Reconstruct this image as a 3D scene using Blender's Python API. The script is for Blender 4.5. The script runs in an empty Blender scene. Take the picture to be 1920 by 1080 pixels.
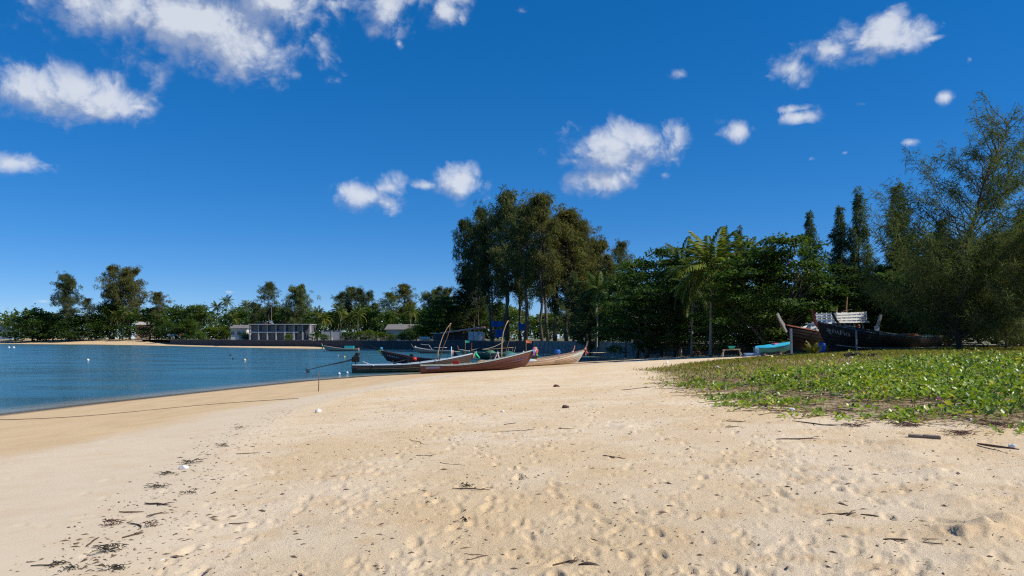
import bpy, math, random
import numpy as np
from mathutils import Vector, Matrix, Quaternion

R = math.radians
rng = np.random.default_rng(7)
random.seed(7)
S = bpy.context.scene
COL = S.collection

# ------------------------------------------------------------------ camera
EYE = 3.3          # metres above the sea
F = 1400.0         # focal length in photo pixels (1920 wide)
HOR = 634.0        # horizon row
cam = bpy.data.cameras.new('camera')
cam.sensor_width = 36.0
cam.lens = 36.0 * F / 1920.0
cam.shift_y = (HOR - 540.0) / 1920.0
cam.clip_start = 0.1
cam.clip_end = 12000
camo = bpy.data.objects.new('camera', cam)
COL.objects.link(camo)
camo.location = (0, 0, EYE)
camo.rotation_euler = (R(90), 0, 0)
S.camera = camo

# ------------------------------------------------------------------ light
SUN_AZ, SUN_EL = 104.0, 45.0        # degrees, azimuth clockwise from +Y
sunv = Vector((math.sin(R(SUN_AZ)) * math.cos(R(SUN_EL)), math.cos(R(SUN_AZ)) * math.cos(R(SUN_EL)), math.sin(R(SUN_EL))))
sl = bpy.data.lights.new('sun', 'SUN')
sl.energy = 5.0
sl.angle = R(0.53)
sl.color = (1.0, 0.94, 0.84)
slo = bpy.data.objects.new('sun', sl)
COL.objects.link(slo)
slo.location = (60, 20, 80)
slo.rotation_euler = sunv.to_track_quat('Z', 'Y').to_euler()

S.view_settings.view_transform = 'Standard'
S.view_settings.look = 'None'
S.view_settings.gamma = 1.0
S.view_settings.exposure = 0.25
S.view_settings.use_curve_mapping = False
S.render.engine = 'CYCLES'
try:
    S.cycles.use_denoising = False
    S.cycles.filter_width = 1.2
    S.cycles.max_bounces = 4
    S.cycles.diffuse_bounces = 2
    S.cycles.glossy_bounces = 2
    S.cycles.transparent_max_bounces = 8
    S.cycles.caustics_reflective = False
    S.cycles.caustics_refractive = False
except Exception:
    pass

# ------------------------------------------------------------------ world: sky + clouds
W = bpy.data.worlds.new('World')
S.world = W
W.use_nodes = True
try:
    W.cycles.sampling_method = 'MANUAL'
    W.cycles.sample_map_resolution = 256
except Exception:
    pass
wt = W.node_tree
wt.nodes.clear()
def WN(t, **k):
    n = wt.nodes.new(t)
    for a, b in k.items():
        setattr(n, a, b)
    return n
sky = WN('ShaderNodeTexSky')
sky.sky_type = 'NISHITA'
sky.sun_disc = False
sky.sun_elevation = R(SUN_EL)
sky.sun_rotation = R(SUN_AZ)
sky.altitude = 0
sky.air_density = 0.6
sky.dust_density = 0.0
sky.ozone_density = 10.0
SKY_STRENGTH = 0.200

CL = [  # cx, cy, half width, half height (photo pixels at infinity), weight
 (340,40,245,100,1.15),(430,85,140,66,1.1),(220,25,110,75,1.0),(500,5,120,75,1.0),(400,-60,270,90,1.0),(500,70,55,55,.85),
 (55,175,105,62,1.0),(150,160,85,58,1.0),(190,190,95,42,1.0),(255,200,45,12,.8),(-60,180,90,55,1.0),
 (35,306,66,26,.95),
 (730,15,52,58,.88),(835,18,58,40,.88),(700,60,42,26,.72),(780,-10,90,30,.9),(620,5,60,22,.6),
 (557,140,32,30,.68),(748,82,14,14,.66),
 (688,370,68,32,1.12),(728,352,36,24,1.0),
 (858,345,42,36,1.2),(795,348,38,13,.85),
 (1150,285,124,52,1.12),(1195,262,85,38,1.0),(1130,340,95,32,1.12),(1175,345,50,24,.95),(1075,302,60,20,.85),(1020,330,24,16,.7),(1245,330,34,20,.68),(1262,298,24,14,.72),
 (1640,75,98,48,1.05),(1662,48,50,34,1.05),(1560,95,74,34,.95),(1480,128,54,42,1.0),(1750,72,46,11,.7),(1615,110,60,28,.9),
 (1278,140,34,20,1.0),(1385,245,40,28,.9),(1497,220,48,16,.85),(1480,205,60,14,.64),(1620,195,34,14,.62),(1773,182,20,18,.74),(1708,266,26,12,.74),(1520,298,18,12,.7),(1585,286,16,9,.6),
 (1818,112,14,16,.62),(432,548,20,6,.7),(380,556,34,6,.6),(980,20,40,20,.6),(80,565,30,7,.6),
]
# clouds outside the frame: same kind of sparse cumulus
_r = random.Random(3)
for i in range(7):
    az = _r.uniform(42, 318)
    el = _r.uniform(6, 55)
    CL.append(('dir', az, el, _r.uniform(.05, .16), _r.uniform(.025, .06)))

g = bpy.data.node_groups.new('cloud_field', 'ShaderNodeTree')
g.interface.new_socket('V', in_out='INPUT', socket_type='NodeSocketVector')
g.interface.new_socket('F', in_out='OUTPUT', socket_type='NodeSocketFloat')
gi = g.nodes.new('NodeGroupInput'); go = g.nodes.new('NodeGroupOutput')
prev = None
for c in CL:
    if c[0] == 'dir':
        _, az, el, ww, hh = c
        d = Vector((math.sin(R(az)) * math.cos(R(el)), math.cos(R(az)) * math.cos(R(el)), math.sin(R(el))))
        wgt = 1.0
    else:
        d = Vector(((c[0] - 960) / F, 1, (HOR - c[1]) / F))
        k = 1 / d.length
        ww, hh = c[2] / F * k, c[3] / F * k
        wgt = c[4]
        d.normalize()
    right = d.cross(Vector((0, 0, 1))).normalized()
    up = right.cross(d).normalized()
    M = Matrix((right, d, up)).transposed()
    m = g.nodes.new('ShaderNodeMapping'); m.vector_type = 'TEXTURE'
    m.inputs['Location'].default_value = d
    m.inputs['Rotation'].default_value = M.to_euler()
    small = ww < .045
    m.inputs['Scale'].default_value = (ww * (1.15 if small else 1.0), .5, hh * (1.15 if small else 1.0))
    if small: wgt -= .09
    if ww < .024: wgt -= .14
    g.links.new(gi.outputs[0], m.inputs['Vector'])
    ln = g.nodes.new('ShaderNodeVectorMath'); ln.operation = 'LENGTH'
    g.links.new(m.outputs[0], ln.inputs[0])
    ma = g.nodes.new('ShaderNodeMath'); ma.operation = 'SUBTRACT'
    ma.inputs[0].default_value = wgt
    g.links.new(ln.outputs['Value'], ma.inputs[1])
    if prev is None:
        prev = ma.outputs[0]
    else:
        mx = g.nodes.new('ShaderNodeMath'); mx.operation = 'SMOOTH_MAX'
        mx.inputs[2].default_value = 0.12
        g.links.new(prev, mx.inputs[0]); g.links.new(ma.outputs[0], mx.inputs[1])
        prev = mx.outputs[0]
# fbm noise eats into the soft blobs
n1 = g.nodes.new('ShaderNodeTexNoise'); n1.inputs['Scale'].default_value = 17; n1.inputs['Detail'].default_value = 7; n1.inputs['Roughness'].default_value = .66
n1.inputs['Distortion'].default_value = 0.35
g.links.new(gi.outputs[0], n1.inputs['Vector'])
a1 = g.nodes.new('ShaderNodeMath'); a1.operation = 'MULTIPLY_ADD'; a1.inputs[1].default_value = 2.0; a1.inputs[2].default_value = -1.10
g.links.new(n1.outputs['Fac'], a1.inputs[0])
cl = g.nodes.new('ShaderNodeMath'); cl.operation = 'MAXIMUM'; cl.inputs[1].default_value = -1.0
g.links.new(prev, cl.inputs[0])
a2 = g.nodes.new('ShaderNodeMath'); a2.operation = 'ADD'
vo = g.nodes.new('ShaderNodeTexVoronoi'); vo.inputs['Scale'].default_value = 26
try:
    vo.inputs['Detail'].default_value = 2; vo.inputs['Roughness'].default_value = .6
except Exception: pass
g.links.new(n1.outputs['Color'], vo.inputs['Vector'])
wv = g.nodes.new('ShaderNodeVectorMath'); wv.operation = 'MULTIPLY_ADD'; wv.inputs[1].default_value = (.05, .05, .05)
g.links.new(n1.outputs['Color'], wv.inputs[0]); g.links.new(gi.outputs[0], wv.inputs[2]); g.links.new(wv.outputs[0], vo.inputs['Vector'])
bv = g.nodes.new('ShaderNodeMath'); bv.operation = 'MULTIPLY_ADD'; bv.inputs[1].default_value = -.50; bv.inputs[2].default_value = .46
g.links.new(vo.outputs['Distance'], bv.inputs[0])
bs_ = g.nodes.new('ShaderNodeMath'); bs_.operation = 'ADD'
g.links.new(a1.outputs[0], bs_.inputs[0]); g.links.new(bv.outputs[0], bs_.inputs[1])
g.links.new(cl.outputs[0], a2.inputs[0]); g.links.new(bs_.outputs[0], a2.inputs[1])
g.links.new(a2.outputs[0], go.inputs[0])

tc = WN('ShaderNodeTexCoord')
g1 = WN('ShaderNodeGroup'); g1.node_tree = g
wt.links.new(tc.outputs['Generated'], g1.inputs[0])
sh = WN('ShaderNodeVectorMath'); sh.operation = 'ADD'
sh.inputs[1].default_value = (0.014, 0.0, 0.024)       # towards the sun
wt.links.new(tc.outputs['Generated'], sh.inputs[0])
g2 = WN('ShaderNodeGroup'); g2.node_tree = g
wt.links.new(sh.outputs[0], g2.inputs[0])
def wmap(src, a, b, c, d, smooth=False):
    n = WN('ShaderNodeMapRange'); n.interpolation_type = 'SMOOTHSTEP' if smooth else 'LINEAR'
    n.inputs[1].default_value = a; n.inputs[2].default_value = b; n.inputs[3].default_value = c; n.inputs[4].default_value = d
    wt.links.new(src, n.inputs[0]); return n.outputs[0]
alpha = wmap(g1.outputs[0], -0.16, 0.82, 0, .84, True)
dif = WN('ShaderNodeMath'); dif.operation = 'SUBTRACT'
wt.links.new(g1.outputs[0], dif.inputs[0]); wt.links.new(g2.outputs[0], dif.inputs[1])
lit = wmap(dif.outputs[0], -0.22, 0.45, 0, 1)
cc = WN('ShaderNodeMix'); cc.data_type = 'RGBA'
cc.inputs[6].default_value = (0.29, 0.35, 0.49, 1)
cc.inputs[7].default_value = (0.64, 0.67, 0.72, 1)
wt.links.new(lit, cc.inputs[0])
hs = WN('ShaderNodeHueSaturation')
hs.inputs['Hue'].default_value = 0.508
gam = WN('ShaderNodeGamma'); gam.inputs['Gamma'].default_value = 0.62
wt.links.new(sky.outputs[0], gam.inputs['Color'])
hs.inputs['Saturation'].default_value = 1.47
hs.inputs['Value'].default_value = SKY_STRENGTH
wt.links.new(gam.outputs[0], hs.inputs['Color'])
mixc = WN('ShaderNodeMix'); mixc.data_type = 'RGBA'
wt.links.new(alpha, mixc.inputs[0]); wt.links.new(hs.outputs[0], mixc.inputs[6]); wt.links.new(cc.outputs[2], mixc.inputs[7])
bg = WN('ShaderNodeBackground'); bg.inputs['Strength'].default_value = 1.0
wt.links.new(mixc.outputs[2], bg.inputs['Color'])
wo = WN('ShaderNodeOutputWorld')
wt.links.new(bg.outputs[0], wo.inputs['Surface'])

# ------------------------------------------------------------------ helpers
def P(px, py, D):
    """point at depth D metres seen at photo pixel (px, py)"""
    return Vector(((px - 960) / F * D, D, EYE + (HOR - py) / F * D))
def PX(px, D):
    return (px - 960) / F * D
def PZ(py, D):
    return EYE + (HOR - py) / F * D

class MB:
    """collects verts and faces, builds one mesh object"""
    def __init__(self):
        self.v = []; self.f = []; self.n = 0; self.att = []
    def add(self, v, f, a=None):
        v = np.asarray(v, float).reshape(-1, 3)
        o = self.n
        self.v.append(v)
        self.f.extend([tuple(int(i) + o for i in q) for q in f])
        self.att.append(np.zeros(len(v)) if a is None else np.asarray(a, float))
        self.n += len(v)
        return self
    def box(self, c, s, rot=None):
        c = np.array(c, float); h = np.array(s, float) / 2
        v = np.array([[x, y, z] for x in (-1, 1) for y in (-1, 1) for z in (-1, 1)]) * h
        if rot is not None:
            v = v @ np.array(rot.to_3x3() if hasattr(rot, 'to_3x3') else rot).T
        return self.add(v + c, [(0,1,3,2),(4,6,7,5),(0,4,5,1),(2,3,7,6),(0,2,6,4),(1,5,7,3)])
    def bar(self, a, b, w, h=None):
        a = Vector(a); b = Vector(b); h = h or w
        d = b - a
        q = d.to_track_quat('X', 'Z').to_matrix()
        return self.box((a + b) / 2, (d.length, w, h), q)
    def tube(self, pts, rad, n=8, cap=True):
        pts = [Vector(p) for p in pts]
        if not hasattr(rad, '__len__'):
            rad = [rad] * len(pts)
        vs = []; fs = []
        ref = Vector((0.13, 0.31, 0.94)).normalized()
        for i, p in enumerate(pts):
            t = (pts[min(i + 1, len(pts) - 1)] - pts[max(i - 1, 0)])
            t = t.normalized() if t.length > 1e-9 else Vector((0, 0, 1))
            u = t.cross(ref)
            if u.length < 1e-3: u = t.cross(Vector((1, 0, 0)))
            u.normalize(); w = t.cross(u)
            for k in range(n):
                an = 2 * math.pi * k / n
                vs.append(p + (u * math.cos(an) + w * math.sin(an)) * rad[i])
        for i in range(len(pts) - 1):
            for k in range(n):
                k2 = (k + 1) % n
                fs.append((i*n+k, i*n+k2, (i+1)*n+k2, (i+1)*n+k))
        if cap:
            fs.append(tuple(range(n))[::-1]); fs.append(tuple((len(pts)-1)*n + k for k in range(n)))
        return self.add([tuple(v) for v in vs], fs)
    def lathe(self, prof, n=12, c=(0,0,0)):
        vs = []; fs = []
        for r, z in prof:
            for k in range(n):
                a = 2*math.pi*k/n
                vs.append((c[0]+r*math.cos(a), c[1]+r*math.sin(a), c[2]+z))
        for i in range(len(prof)-1):
            for k in range(n):
                k2 = (k+1) % n
                fs.append((i*n+k, i*n+k2, (i+1)*n+k2, (i+1)*n+k))
        fs.append(tuple(range(n))[::-1]); fs.append(tuple((len(prof)-1)*n+k for k in range(n)))
        return self.add(vs, fs)
    def mesh(self, name, smooth=False):
        me = bpy.data.meshes.new(name)
        V = np.concatenate(self.v) if self.v else np.zeros((0, 3))
        me.from_pydata(V.tolist(), [], self.f)
        if any(a.any() for a in self.att):
            at = me.attributes.new('tint', 'FLOAT', 'POINT')
            at.data.foreach_set('value', np.concatenate(self.att).astype(np.float32))
        if smooth:
            me.polygons.foreach_set('use_smooth', np.ones(len(me.polygons), bool))
        me.update()
        return me
    def build(self, name, mat, parent=None, smooth=False):
        return obj(name, self.mesh(name, smooth), mat, parent)

def fastmesh(name, V, faces, tint=None, smooth=False, atts=None):
    """V (n,3), faces (m,k) numpy"""
    me = bpy.data.meshes.new(name)
    V = np.ascontiguousarray(V, np.float32); faces = np.ascontiguousarray(faces, np.int32)
    m, k = faces.shape
    me.vertices.add(len(V)); me.vertices.foreach_set('co', V.ravel())
    me.loops.add(m * k); me.loops.foreach_set('vertex_index', faces.ravel())
    me.polygons.add(m); me.polygons.foreach_set('loop_start', np.arange(0, m * k, k, dtype=np.int32))
    if smooth:
        me.polygons.foreach_set('use_smooth', np.ones(m, bool))
    al = dict(atts or {})
    if tint is not None: al['tint'] = tint
    for nm, a in al.items():
        at = me.attributes.new(nm, 'FLOAT', 'POINT')
        at.data.foreach_set('value', np.ascontiguousarray(a, np.float32))
    me.update(calc_edges=True)
    me.validate()
    return me

def obj(name, me, mat, parent=None):
    o = bpy.data.objects.new(name, me)
    COL.objects.link(o)
    if mat is not None and not me.materials:
        me.materials.append(mat)
    if parent is not None:
        o.parent = parent
    return o
def empty(name, loc=(0,0,0), rz=0.0):
    o = bpy.data.objects.new(name, None)
    o.empty_display_size = .3
    COL.objects.link(o); o.location = loc; o.rotation_euler = (0, 0, rz)
    return o
def tag(o, label, cat, group=None, kind=None):
    if label: o['label'] = label
    if cat: o['category'] = cat
    if group: o['group'] = group
    if kind: o['kind'] = kind
    return o
def copy_tree(o, parent=None):
    c = o.copy(); COL.objects.link(c); c.parent = parent
    for ch in list(o.children):
        copy_tree(ch, c)
    return c

# ------------------------------------------------------------------ materials
def newmat(name):
    m = bpy.data.materials.new(name); m.use_nodes = True
    nt = m.node_tree
    b = nt.nodes.get('Principled BSDF')
    return m, nt, b
def node(nt, t, **k):
    n = nt.nodes.new(t)
    for a, v in k.items(): setattr(n, a, v)
    return n
def mixrgb(nt, fac, c1, c2, blend='MIX'):
    n = nt.nodes.new('ShaderNodeMix'); n.data_type = 'RGBA'; n.blend_type = blend
    for sock, v in ((n.inputs[0], fac), (n.inputs[6], c1), (n.inputs[7], c2)):
        if isinstance(v, (int, float)): sock.default_value = v
        elif isinstance(v, (tuple, list)): sock.default_value = (*v[:3], 1)
        else: nt.links.new(v, sock)
    return n.outputs[2]
def maprange(nt, src, a, b, c=0, d=1, smooth=True):
    n = nt.nodes.new('ShaderNodeMapRange'); n.interpolation_type = 'SMOOTHSTEP' if smooth else 'LINEAR'
    n.inputs[1].default_value = a; n.inputs[2].default_value = b; n.inputs[3].default_value = c; n.inputs[4].default_value = d
    nt.links.new(src, n.inputs[0]); return n.outputs[0]
def noise(nt, scale, detail=4, rough=.55, coord='Object', stretch=None):
    t = nt.nodes.new('ShaderNodeTexCoord')
    src = t.outputs[coord]
    if stretch:
        mp = nt.nodes.new('ShaderNodeMapping'); mp.inputs['Scale'].default_value = stretch
        nt.links.new(src, mp.inputs[0]); src = mp.outputs[0]
    n = nt.nodes.new('ShaderNodeTexNoise'); n.inputs['Scale'].default_value = scale
    n.inputs['Detail'].default_value = detail; n.inputs['Roughness'].default_value = rough
    nt.links.new(src, n.inputs['Vector'])
    return n.outputs['Fac']
def bump(nt, b, h, strength, dist):
    n = nt.nodes.new('ShaderNodeBump'); n.inputs['Strength'].default_value = strength; n.inputs['Distance'].default_value = dist
    nt.links.new(h, n.inputs['Height']); nt.links.new(n.outputs[0], b.inputs['Normal'])
MC = {}
def paint(col, worn=None, rough=.6, scale=6, name='paint', stretch=None, amt=(.5, .72), metal=0, spec=.3):
    """weathered paint: base colour with worn patches of a second colour"""
    key = (tuple(col), tuple(worn) if worn else None, rough, scale, stretch, amt, metal)
    if key in MC: return MC[key]
    m, nt, b = newmat(name)
    worn = worn or tuple(c * .62 for c in col)
    f = maprange(nt, noise(nt, scale, 6, .65, 'Object', stretch), amt[0], amt[1])
    c = mixrgb(nt, f, col, worn)
    f2 = noise(nt, scale * 7, 3, .6)
    c = mixrgb(nt, maprange(nt, f2, .3, .7, 0, .28), c, tuple(x * .55 for x in col))
    nt.links.new(c, b.inputs['Base Color'])
    b.inputs['Roughness'].default_value = rough; b.inputs['Metallic'].default_value = metal
    b.inputs['Specular IOR Level'].default_value = spec
    bump(nt, b, f2, .25, .01)
    MC[key] = m
    return m
def foliage(name, cols, trans=.35, rough=.5, spec=.3):
    """cols: 3 colours ramped over the leaf's own random tint; object colour multiplies"""
    m, nt, b = newmat(name)
    at = node(nt, 'ShaderNodeAttribute', attribute_name='tint')
    r = node(nt, 'ShaderNodeValToRGB')
    el = r.color_ramp.elements
    el[0].position = 0; el[0].color = (*cols[0], 1)
    el[1].position = 1; el[1].color = (*cols[-1], 1)
    for i, c in enumerate(cols[1:-1]):
        e = el.new((i + 1) / (len(cols) - 1)); e.color = (*c, 1)
    nt.links.new(at.outputs['Fac'], r.inputs[0])
    oi = node(nt, 'ShaderNodeObjectInfo')
    c = mixrgb(nt, 1.0, r.outputs[0], oi.outputs['Color'], 'MULTIPLY')
    nt.links.new(c, b.inputs['Base Color'])
    b.inputs['Roughness'].default_value = rough
    b.inputs['Specular IOR Level'].default_value = spec
    tr = node(nt, 'ShaderNodeBsdfTranslucent')
    c2 = mixrgb(nt, 1.0, c, (1.25, 1.3, .55), 'MULTIPLY')
    nt.links.new(c2, tr.inputs['Color'])
    mx = node(nt, 'ShaderNodeMixShader'); mx.inputs[0].default_value = trans
    nt.links.new(b.outputs[0], mx.inputs[1]); nt.links.new(tr.outputs[0], mx.inputs[2])
    nt.links.new(mx.outputs[0], nt.nodes['Material Output'].inputs['Surface'])
    return m
def bark(name, c1, c2, scale=5):
    m, nt, b = newmat(name)
    f = noise(nt, scale, 6, .65, 'Object', (1, 1, .25))
    nt.links.new(mixrgb(nt, maprange(nt, f, .35, .68), c1, c2), b.inputs['Base Color'])
    b.inputs['Roughness'].default_value = .9
    bump(nt, b, f, .6, .05)
    return m
def hullmat(name, top, bottom, split, worn=(.2, .15, .12), rough=.65, soft=.05):
    """painted planks: top colour above the boot line, bottom paint below it (object z), scuffed"""
    m, nt, b = newmat(name)
    tcn = node(nt, 'ShaderNodeTexCoord'); sp = node(nt, 'ShaderNodeSeparateXYZ')
    nt.links.new(tcn.outputs['Object'], sp.inputs[0])
    n1 = noise(nt, 3, 6, .7, 'Object', (.35, 1, 2.5))
    ad = node(nt, 'ShaderNodeMath', operation='MULTIPLY_ADD'); ad.inputs[1].default_value = soft * 2; 
    nt.links.new(n1, ad.inputs[0]); nt.links.new(sp.outputs[2], ad.inputs[2])
    fz = maprange(nt, ad.outputs[0], split, split + soft * 2)
    c = mixrgb(nt, fz, bottom, top)
    c = mixrgb(nt, maprange(nt, n1, .56, .74, 0, .75), c, worn)
    n2 = noise(nt, 22, 4, .6, 'Object', (.2, 1, 1.6))
    c = mixrgb(nt, maprange(nt, n2, .4, .75, 0, .4), c, tuple(x * .45 for x in top))
    nt.links.new(c, b.inputs['Base Color'])
    b.inputs['Roughness'].default_value = rough
    bump(nt, b, n2, .3, .012)
    return m

FOL_BROAD = foliage('broad_leaf', [(.024, .052, .013), (.048, .095, .018), (.115, .165, .03)], .38, .55, .22)
FOL_CAS = foliage('casuarina_needles', [(.045, .066, .03), (.085, .108, .046), (.15, .162, .066)], .38, .8, .1)
FOL_PALM = foliage('palm_leaf', [(.045, .08, .02), (.09, .135, .028), (.19, .19, .045)], .38, .5, .3)
FOL_VINE = foliage('vine_leaf', [(.07, .125, .018), (.155, .245, .024), (.27, .36, .038), (.48, .42, .05)], .36, .38, .42)
FOL_GRASS = foliage('grass_blade', [(.13, .135, .03), (.22, .20, .045), (.36, .30, .10)], .4, .8, .1)
BARK_CAS = bark('casuarina_bark', (.06, .045, .035), (.14, .11, .085))
BARK_PALM = bark('palm_bark', (.16, .13, .10), (.30, .26, .21), 7)
BARK_BROAD = bark('broadleaf_bark', (.10, .085, .065), (.22, .19, .15))
# ------------------------------------------------------------------ terrain functions
def _hash(ix, iy, seed):
    h = (ix.astype(np.int64) * 374761393 + iy.astype(np.int64) * 668265263 + seed * 1442695041) & 0xFFFFFFFF
    h = ((h ^ (h >> 13)) * 1274126177) & 0xFFFFFFFF
    h = h ^ (h >> 16)
    return (h & 0xFFFFFF) / float(0xFFFFFF)
def vnoise(x, y, seed=0):
    x = np.asarray(x, float); y = np.asarray(y, float)
    ix = np.floor(x); iy = np.floor(y)
    fx = x - ix; fy = y - iy
    fx = fx * fx * (3 - 2 * fx); fy = fy * fy * (3 - 2 * fy)
    a = _hash(ix, iy, seed); b = _hash(ix + 1, iy, seed); c = _hash(ix, iy + 1, seed); d = _hash(ix + 1, iy + 1, seed)
    return (a * (1 - fx) + b * fx) * (1 - fy) + (c * (1 - fx) + d * fx) * fy
def fbm(x, y, oct=4, seed=0):
    s = 0; a = .5; 
    for o in range(oct):
        s = s + a * (vnoise(x * 2 ** o, y * 2 ** o, seed + o * 17) - .5); a *= .5
    return s
def sstep(a, b, x):
    t = np.clip((x - a) / (b - a), 0, 1)
    return t * t * (3 - 2 * t)
def segdist(x, y, pts, closed):
    pts = np.array(pts, float)
    d2 = np.full(np.shape(x), 1e18)
    n = len(pts)
    for i in range(n if closed else n - 1):
        a = pts[i]; b = pts[(i + 1) % n]
        ab = b - a; L = ab @ ab
        t = np.clip(((x - a[0]) * ab[0] + (y - a[1]) * ab[1]) / L, 0, 1)
        d2 = np.minimum(d2, (x - a[0] - t * ab[0]) ** 2 + (y - a[1] - t * ab[1]) ** 2)
    return np.sqrt(d2)
def inside(x, y, pts):
    pts = np.array(pts, float)
    r = np.zeros(np.shape(x), bool); n = len(pts); j = n - 1
    for i in range(n):
        xi, yi = pts[i]; xj, yj = pts[j]
        if yi != yj:
            r ^= ((yi > y) != (yj > y)) & (x < (xj - xi) * (y - yi) / (yj - yi) + xi)
        j = i
    return r
SHORE_NEAR = [(-75,-160),(-30,0),(-24.6,19),(-21.6,31.2),(-20.3,38),(-18.3,46),(-15.2,58),(-12,64.6),(-8.3,69),(-3,78),(2.6,91),(11.8,109),(17,119)]
SHORE_FAR = [(17,132),(5,164),(-20,191),(-36,212),(-44,221),(-56,232),(-76,245),(-105,273),(-155,331),(-214,388),(-288,424),(-420,480),(-900,640),(-3400,900)]
SEA = SHORE_NEAR + SHORE_FAR + [(-3400,-160)]
WALL = [(52,83),(39,93),(28.5,106),(20,127),(4.7,166),(-14,189),(-36.5,215),(-63,246),(-95,273),(-112,290),(-158,345)]
TERR = WALL + [(-240,470),(-500,600),(-500,2500),(900,2500),(900,300),(90,60)]
GRASS = [(70,7),(20,10.5),(8.4,12.4),(7.1,13.6),(6.0,16),(5.9,19),(5.7,26),(7.2,36),(7.4,43),(12.6,52),(15.2,56),(17.5,62),(30,76),(52,83),(120,60),(120,7)]
def zprof(s):
    return np.interp(s, [-60,-25,-6,0,4,10,20,30,45,60,200], [-2.6,-1.5,-.45,0,.24,.60,1.17,1.70,2.05,2.2,2.3])
def sea_s(x, y):
    d = segdist(x, y, SEA, True)
    return np.where(inside(x, y, SEA), -d, d)
def ground_z(x, y, full=False):
    x = np.asarray(x, float); y = np.asarray(y, float)
    s = sea_s(x, y)
    wob = 1.3 * fbm(x / 14, y / 14, 3, 5)
    z = zprof(s + wob * np.clip(s / 10, -1, 1))
    gd = segdist(x, y, GRASS, True); gin = inside(x, y, GRASS)
    dg = np.where(gin, gd, -gd)
    z = z + (2.42 - z) * sstep(0, 15, dg) 
    z = z + (z > .5) * .10 * fbm(x / 5, y / 5, 3, 9) * sstep(4, 14, s)
    # far left beach backs up to a low bank
    z = z + .6 * sstep(10, 35, s) * sstep(-150, -190, x)
    ter = inside(x, y, TERR)
    z = np.where(ter & ~gin, np.minimum(z, 1.3), z)
    return (z, s, dg) if full else z
def gz(x, y):
    return float(ground_z(np.array([x]), np.array([y]))[0])

# wrack line (edge between smooth wave-washed sand and trodden dry sand)
WRACK = [(-2.2,1.0),(-3.0,4.0),(-3.35,6.0),(-3.9,8.4),(-4.9,11.5),(-6.1,15.5),(-7.0,20),(-7.6,26),(-7.4,34),(-5.6,44),(-3.2,54),(1.6,62),(6.5,66),(12,74),(18,90)]
WET = [(-19,-20),(-12.5,4),(-9.9,11),(-9.6,14.5),(-9.8,20),(-9.9,25),(-9.0,34),(-6.9,45),(-4.4,55),(.8,63.5),(6,69),(11,80),(18,100)]
def side_dist(x, y, line):
    """signed distance to an open line, positive to its right (inland)"""
    d = segdist(x, y, line, False)
    lx = np.interp(y, [p[1] for p in line], [p[0] for p in line])
    return np.where(x > lx, d, -d)

# ------------------------------------------------------------------ ground mesh (rings round the standpoint, fine close by)
rr = [.05]
while rr[-1] < 3600:
    r = rr[-1]
    rr.append(r * (1.18 if r < 1 else 1.0085 if r < 55 else 1.02 if r < 260 else 1.06))
rr = np.array(rr)
th = np.concatenate([np.arange(-48, 48, .135), np.arange(48, 312, 3.0)])
TH, RR = np.meshgrid(np.radians(th), rr)       # rows: rings
gx = RR * np.sin(TH); gy = RR * np.cos(TH)
zz, ss, dg = ground_z(gx, gy, True)
rw = side_dist(gx, gy, WRACK); ww = side_dist(gx, gy, WET)
rw = rw + .5 * fbm(gx / 1.2, gy / 1.2, 3, 21); 
ww = ww + 1.5 * fbm(gx / 3, gy / 3, 4, 22)
rough = sstep(-.2, 1.4, rw) * sstep(0.5, 3, ss)
vegm = sstep(-.4, 1.2, dg + 1.2 * fbm(gx / 1.5, gy / 1.5, 3, 31))
# small relief of trodden dry sand
near = sstep(70, 25, RR)
det = near * rough * (.019 * fbm(gx / .75, gy / .75, 4, 41) + .020 * fbm(gx / .20, gy / .22, 3, 43) * sstep(22, 9, RR))
lump = fbm(gx / 2.2, gy / 2.2, 3, 47)
det = det + near * rough * .06 * lump
det = det + near * (1 - rough) * .012 * fbm(gx / .9, gy / .9, 3, 45) * sstep(.3, 2, ss)
zz = zz + det
# footprints and scuffs
cosr = np.log(rr)
prng = np.random.default_rng(11)
def dent(x0, y0, ang, a, b, depth, rim):
    r0 = math.hypot(x0, y0); t0 = math.degrees(math.atan2(x0, y0))
    if r0 < 1.6 or abs(t0) > 47: return
    m = max(a, b) * 2.0
    i0 = np.searchsorted(rr, max(r0 - m, 1)); i1 = np.searchsorted(rr, r0 + m) + 1
    dt = math.degrees(m / r0)
    j0 = max(int((t0 - dt + 48) / .135), 0); j1 = min(int((t0 + dt + 48) / .135) + 1, 711)
    X = gx[i0:i1, j0:j1] - x0; Y = gy[i0:i1, j0:j1] - y0
    u = (X * math.cos(ang) + Y * math.sin(ang)) / a; v = (-X * math.sin(ang) + Y * math.cos(ang)) / b
    q = np.sqrt(u * u + v * v)
    zz[i0:i1, j0:j1] += -depth * np.exp(-(q / .85) ** 6) + rim * np.exp(-((q - 1.25) / .35) ** 2) * (.6 + .4 * np.sign(u))
cnt = 0
for k in range(8000):
    r0 = 3.2 * math.exp(prng.uniform(0, 2.75)); t0 = prng.uniform(-42, 42)
    x0 = r0 * math.sin(R(t0)); y0 = r0 * math.cos(R(t0))
    w = float(side_dist(np.array([x0]), np.array([y0]), WRACK)[0])
    d_ = 0
    if vnoise(np.array([x0 / 1.7]), np.array([y0 / 1.7]), 66)[0] < prng.uniform(.1, .75): continue
    if w < .4:
        if prng.random() > .05: continue
    sc = prng.uniform(.7, 1.25)
    if prng.random() < .42:
        ang = prng.normal(1.3, .5); dent(x0, y0, ang, .13 * sc, .05 * sc, .015 * sc, .005)
    else:
        ang = prng.uniform(0, 3.1); dent(x0, y0, ang, prng.uniform(.03, .08), prng.uniform(.018, .045), prng.uniform(.006, .019), .003)
    cnt += 1
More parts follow.
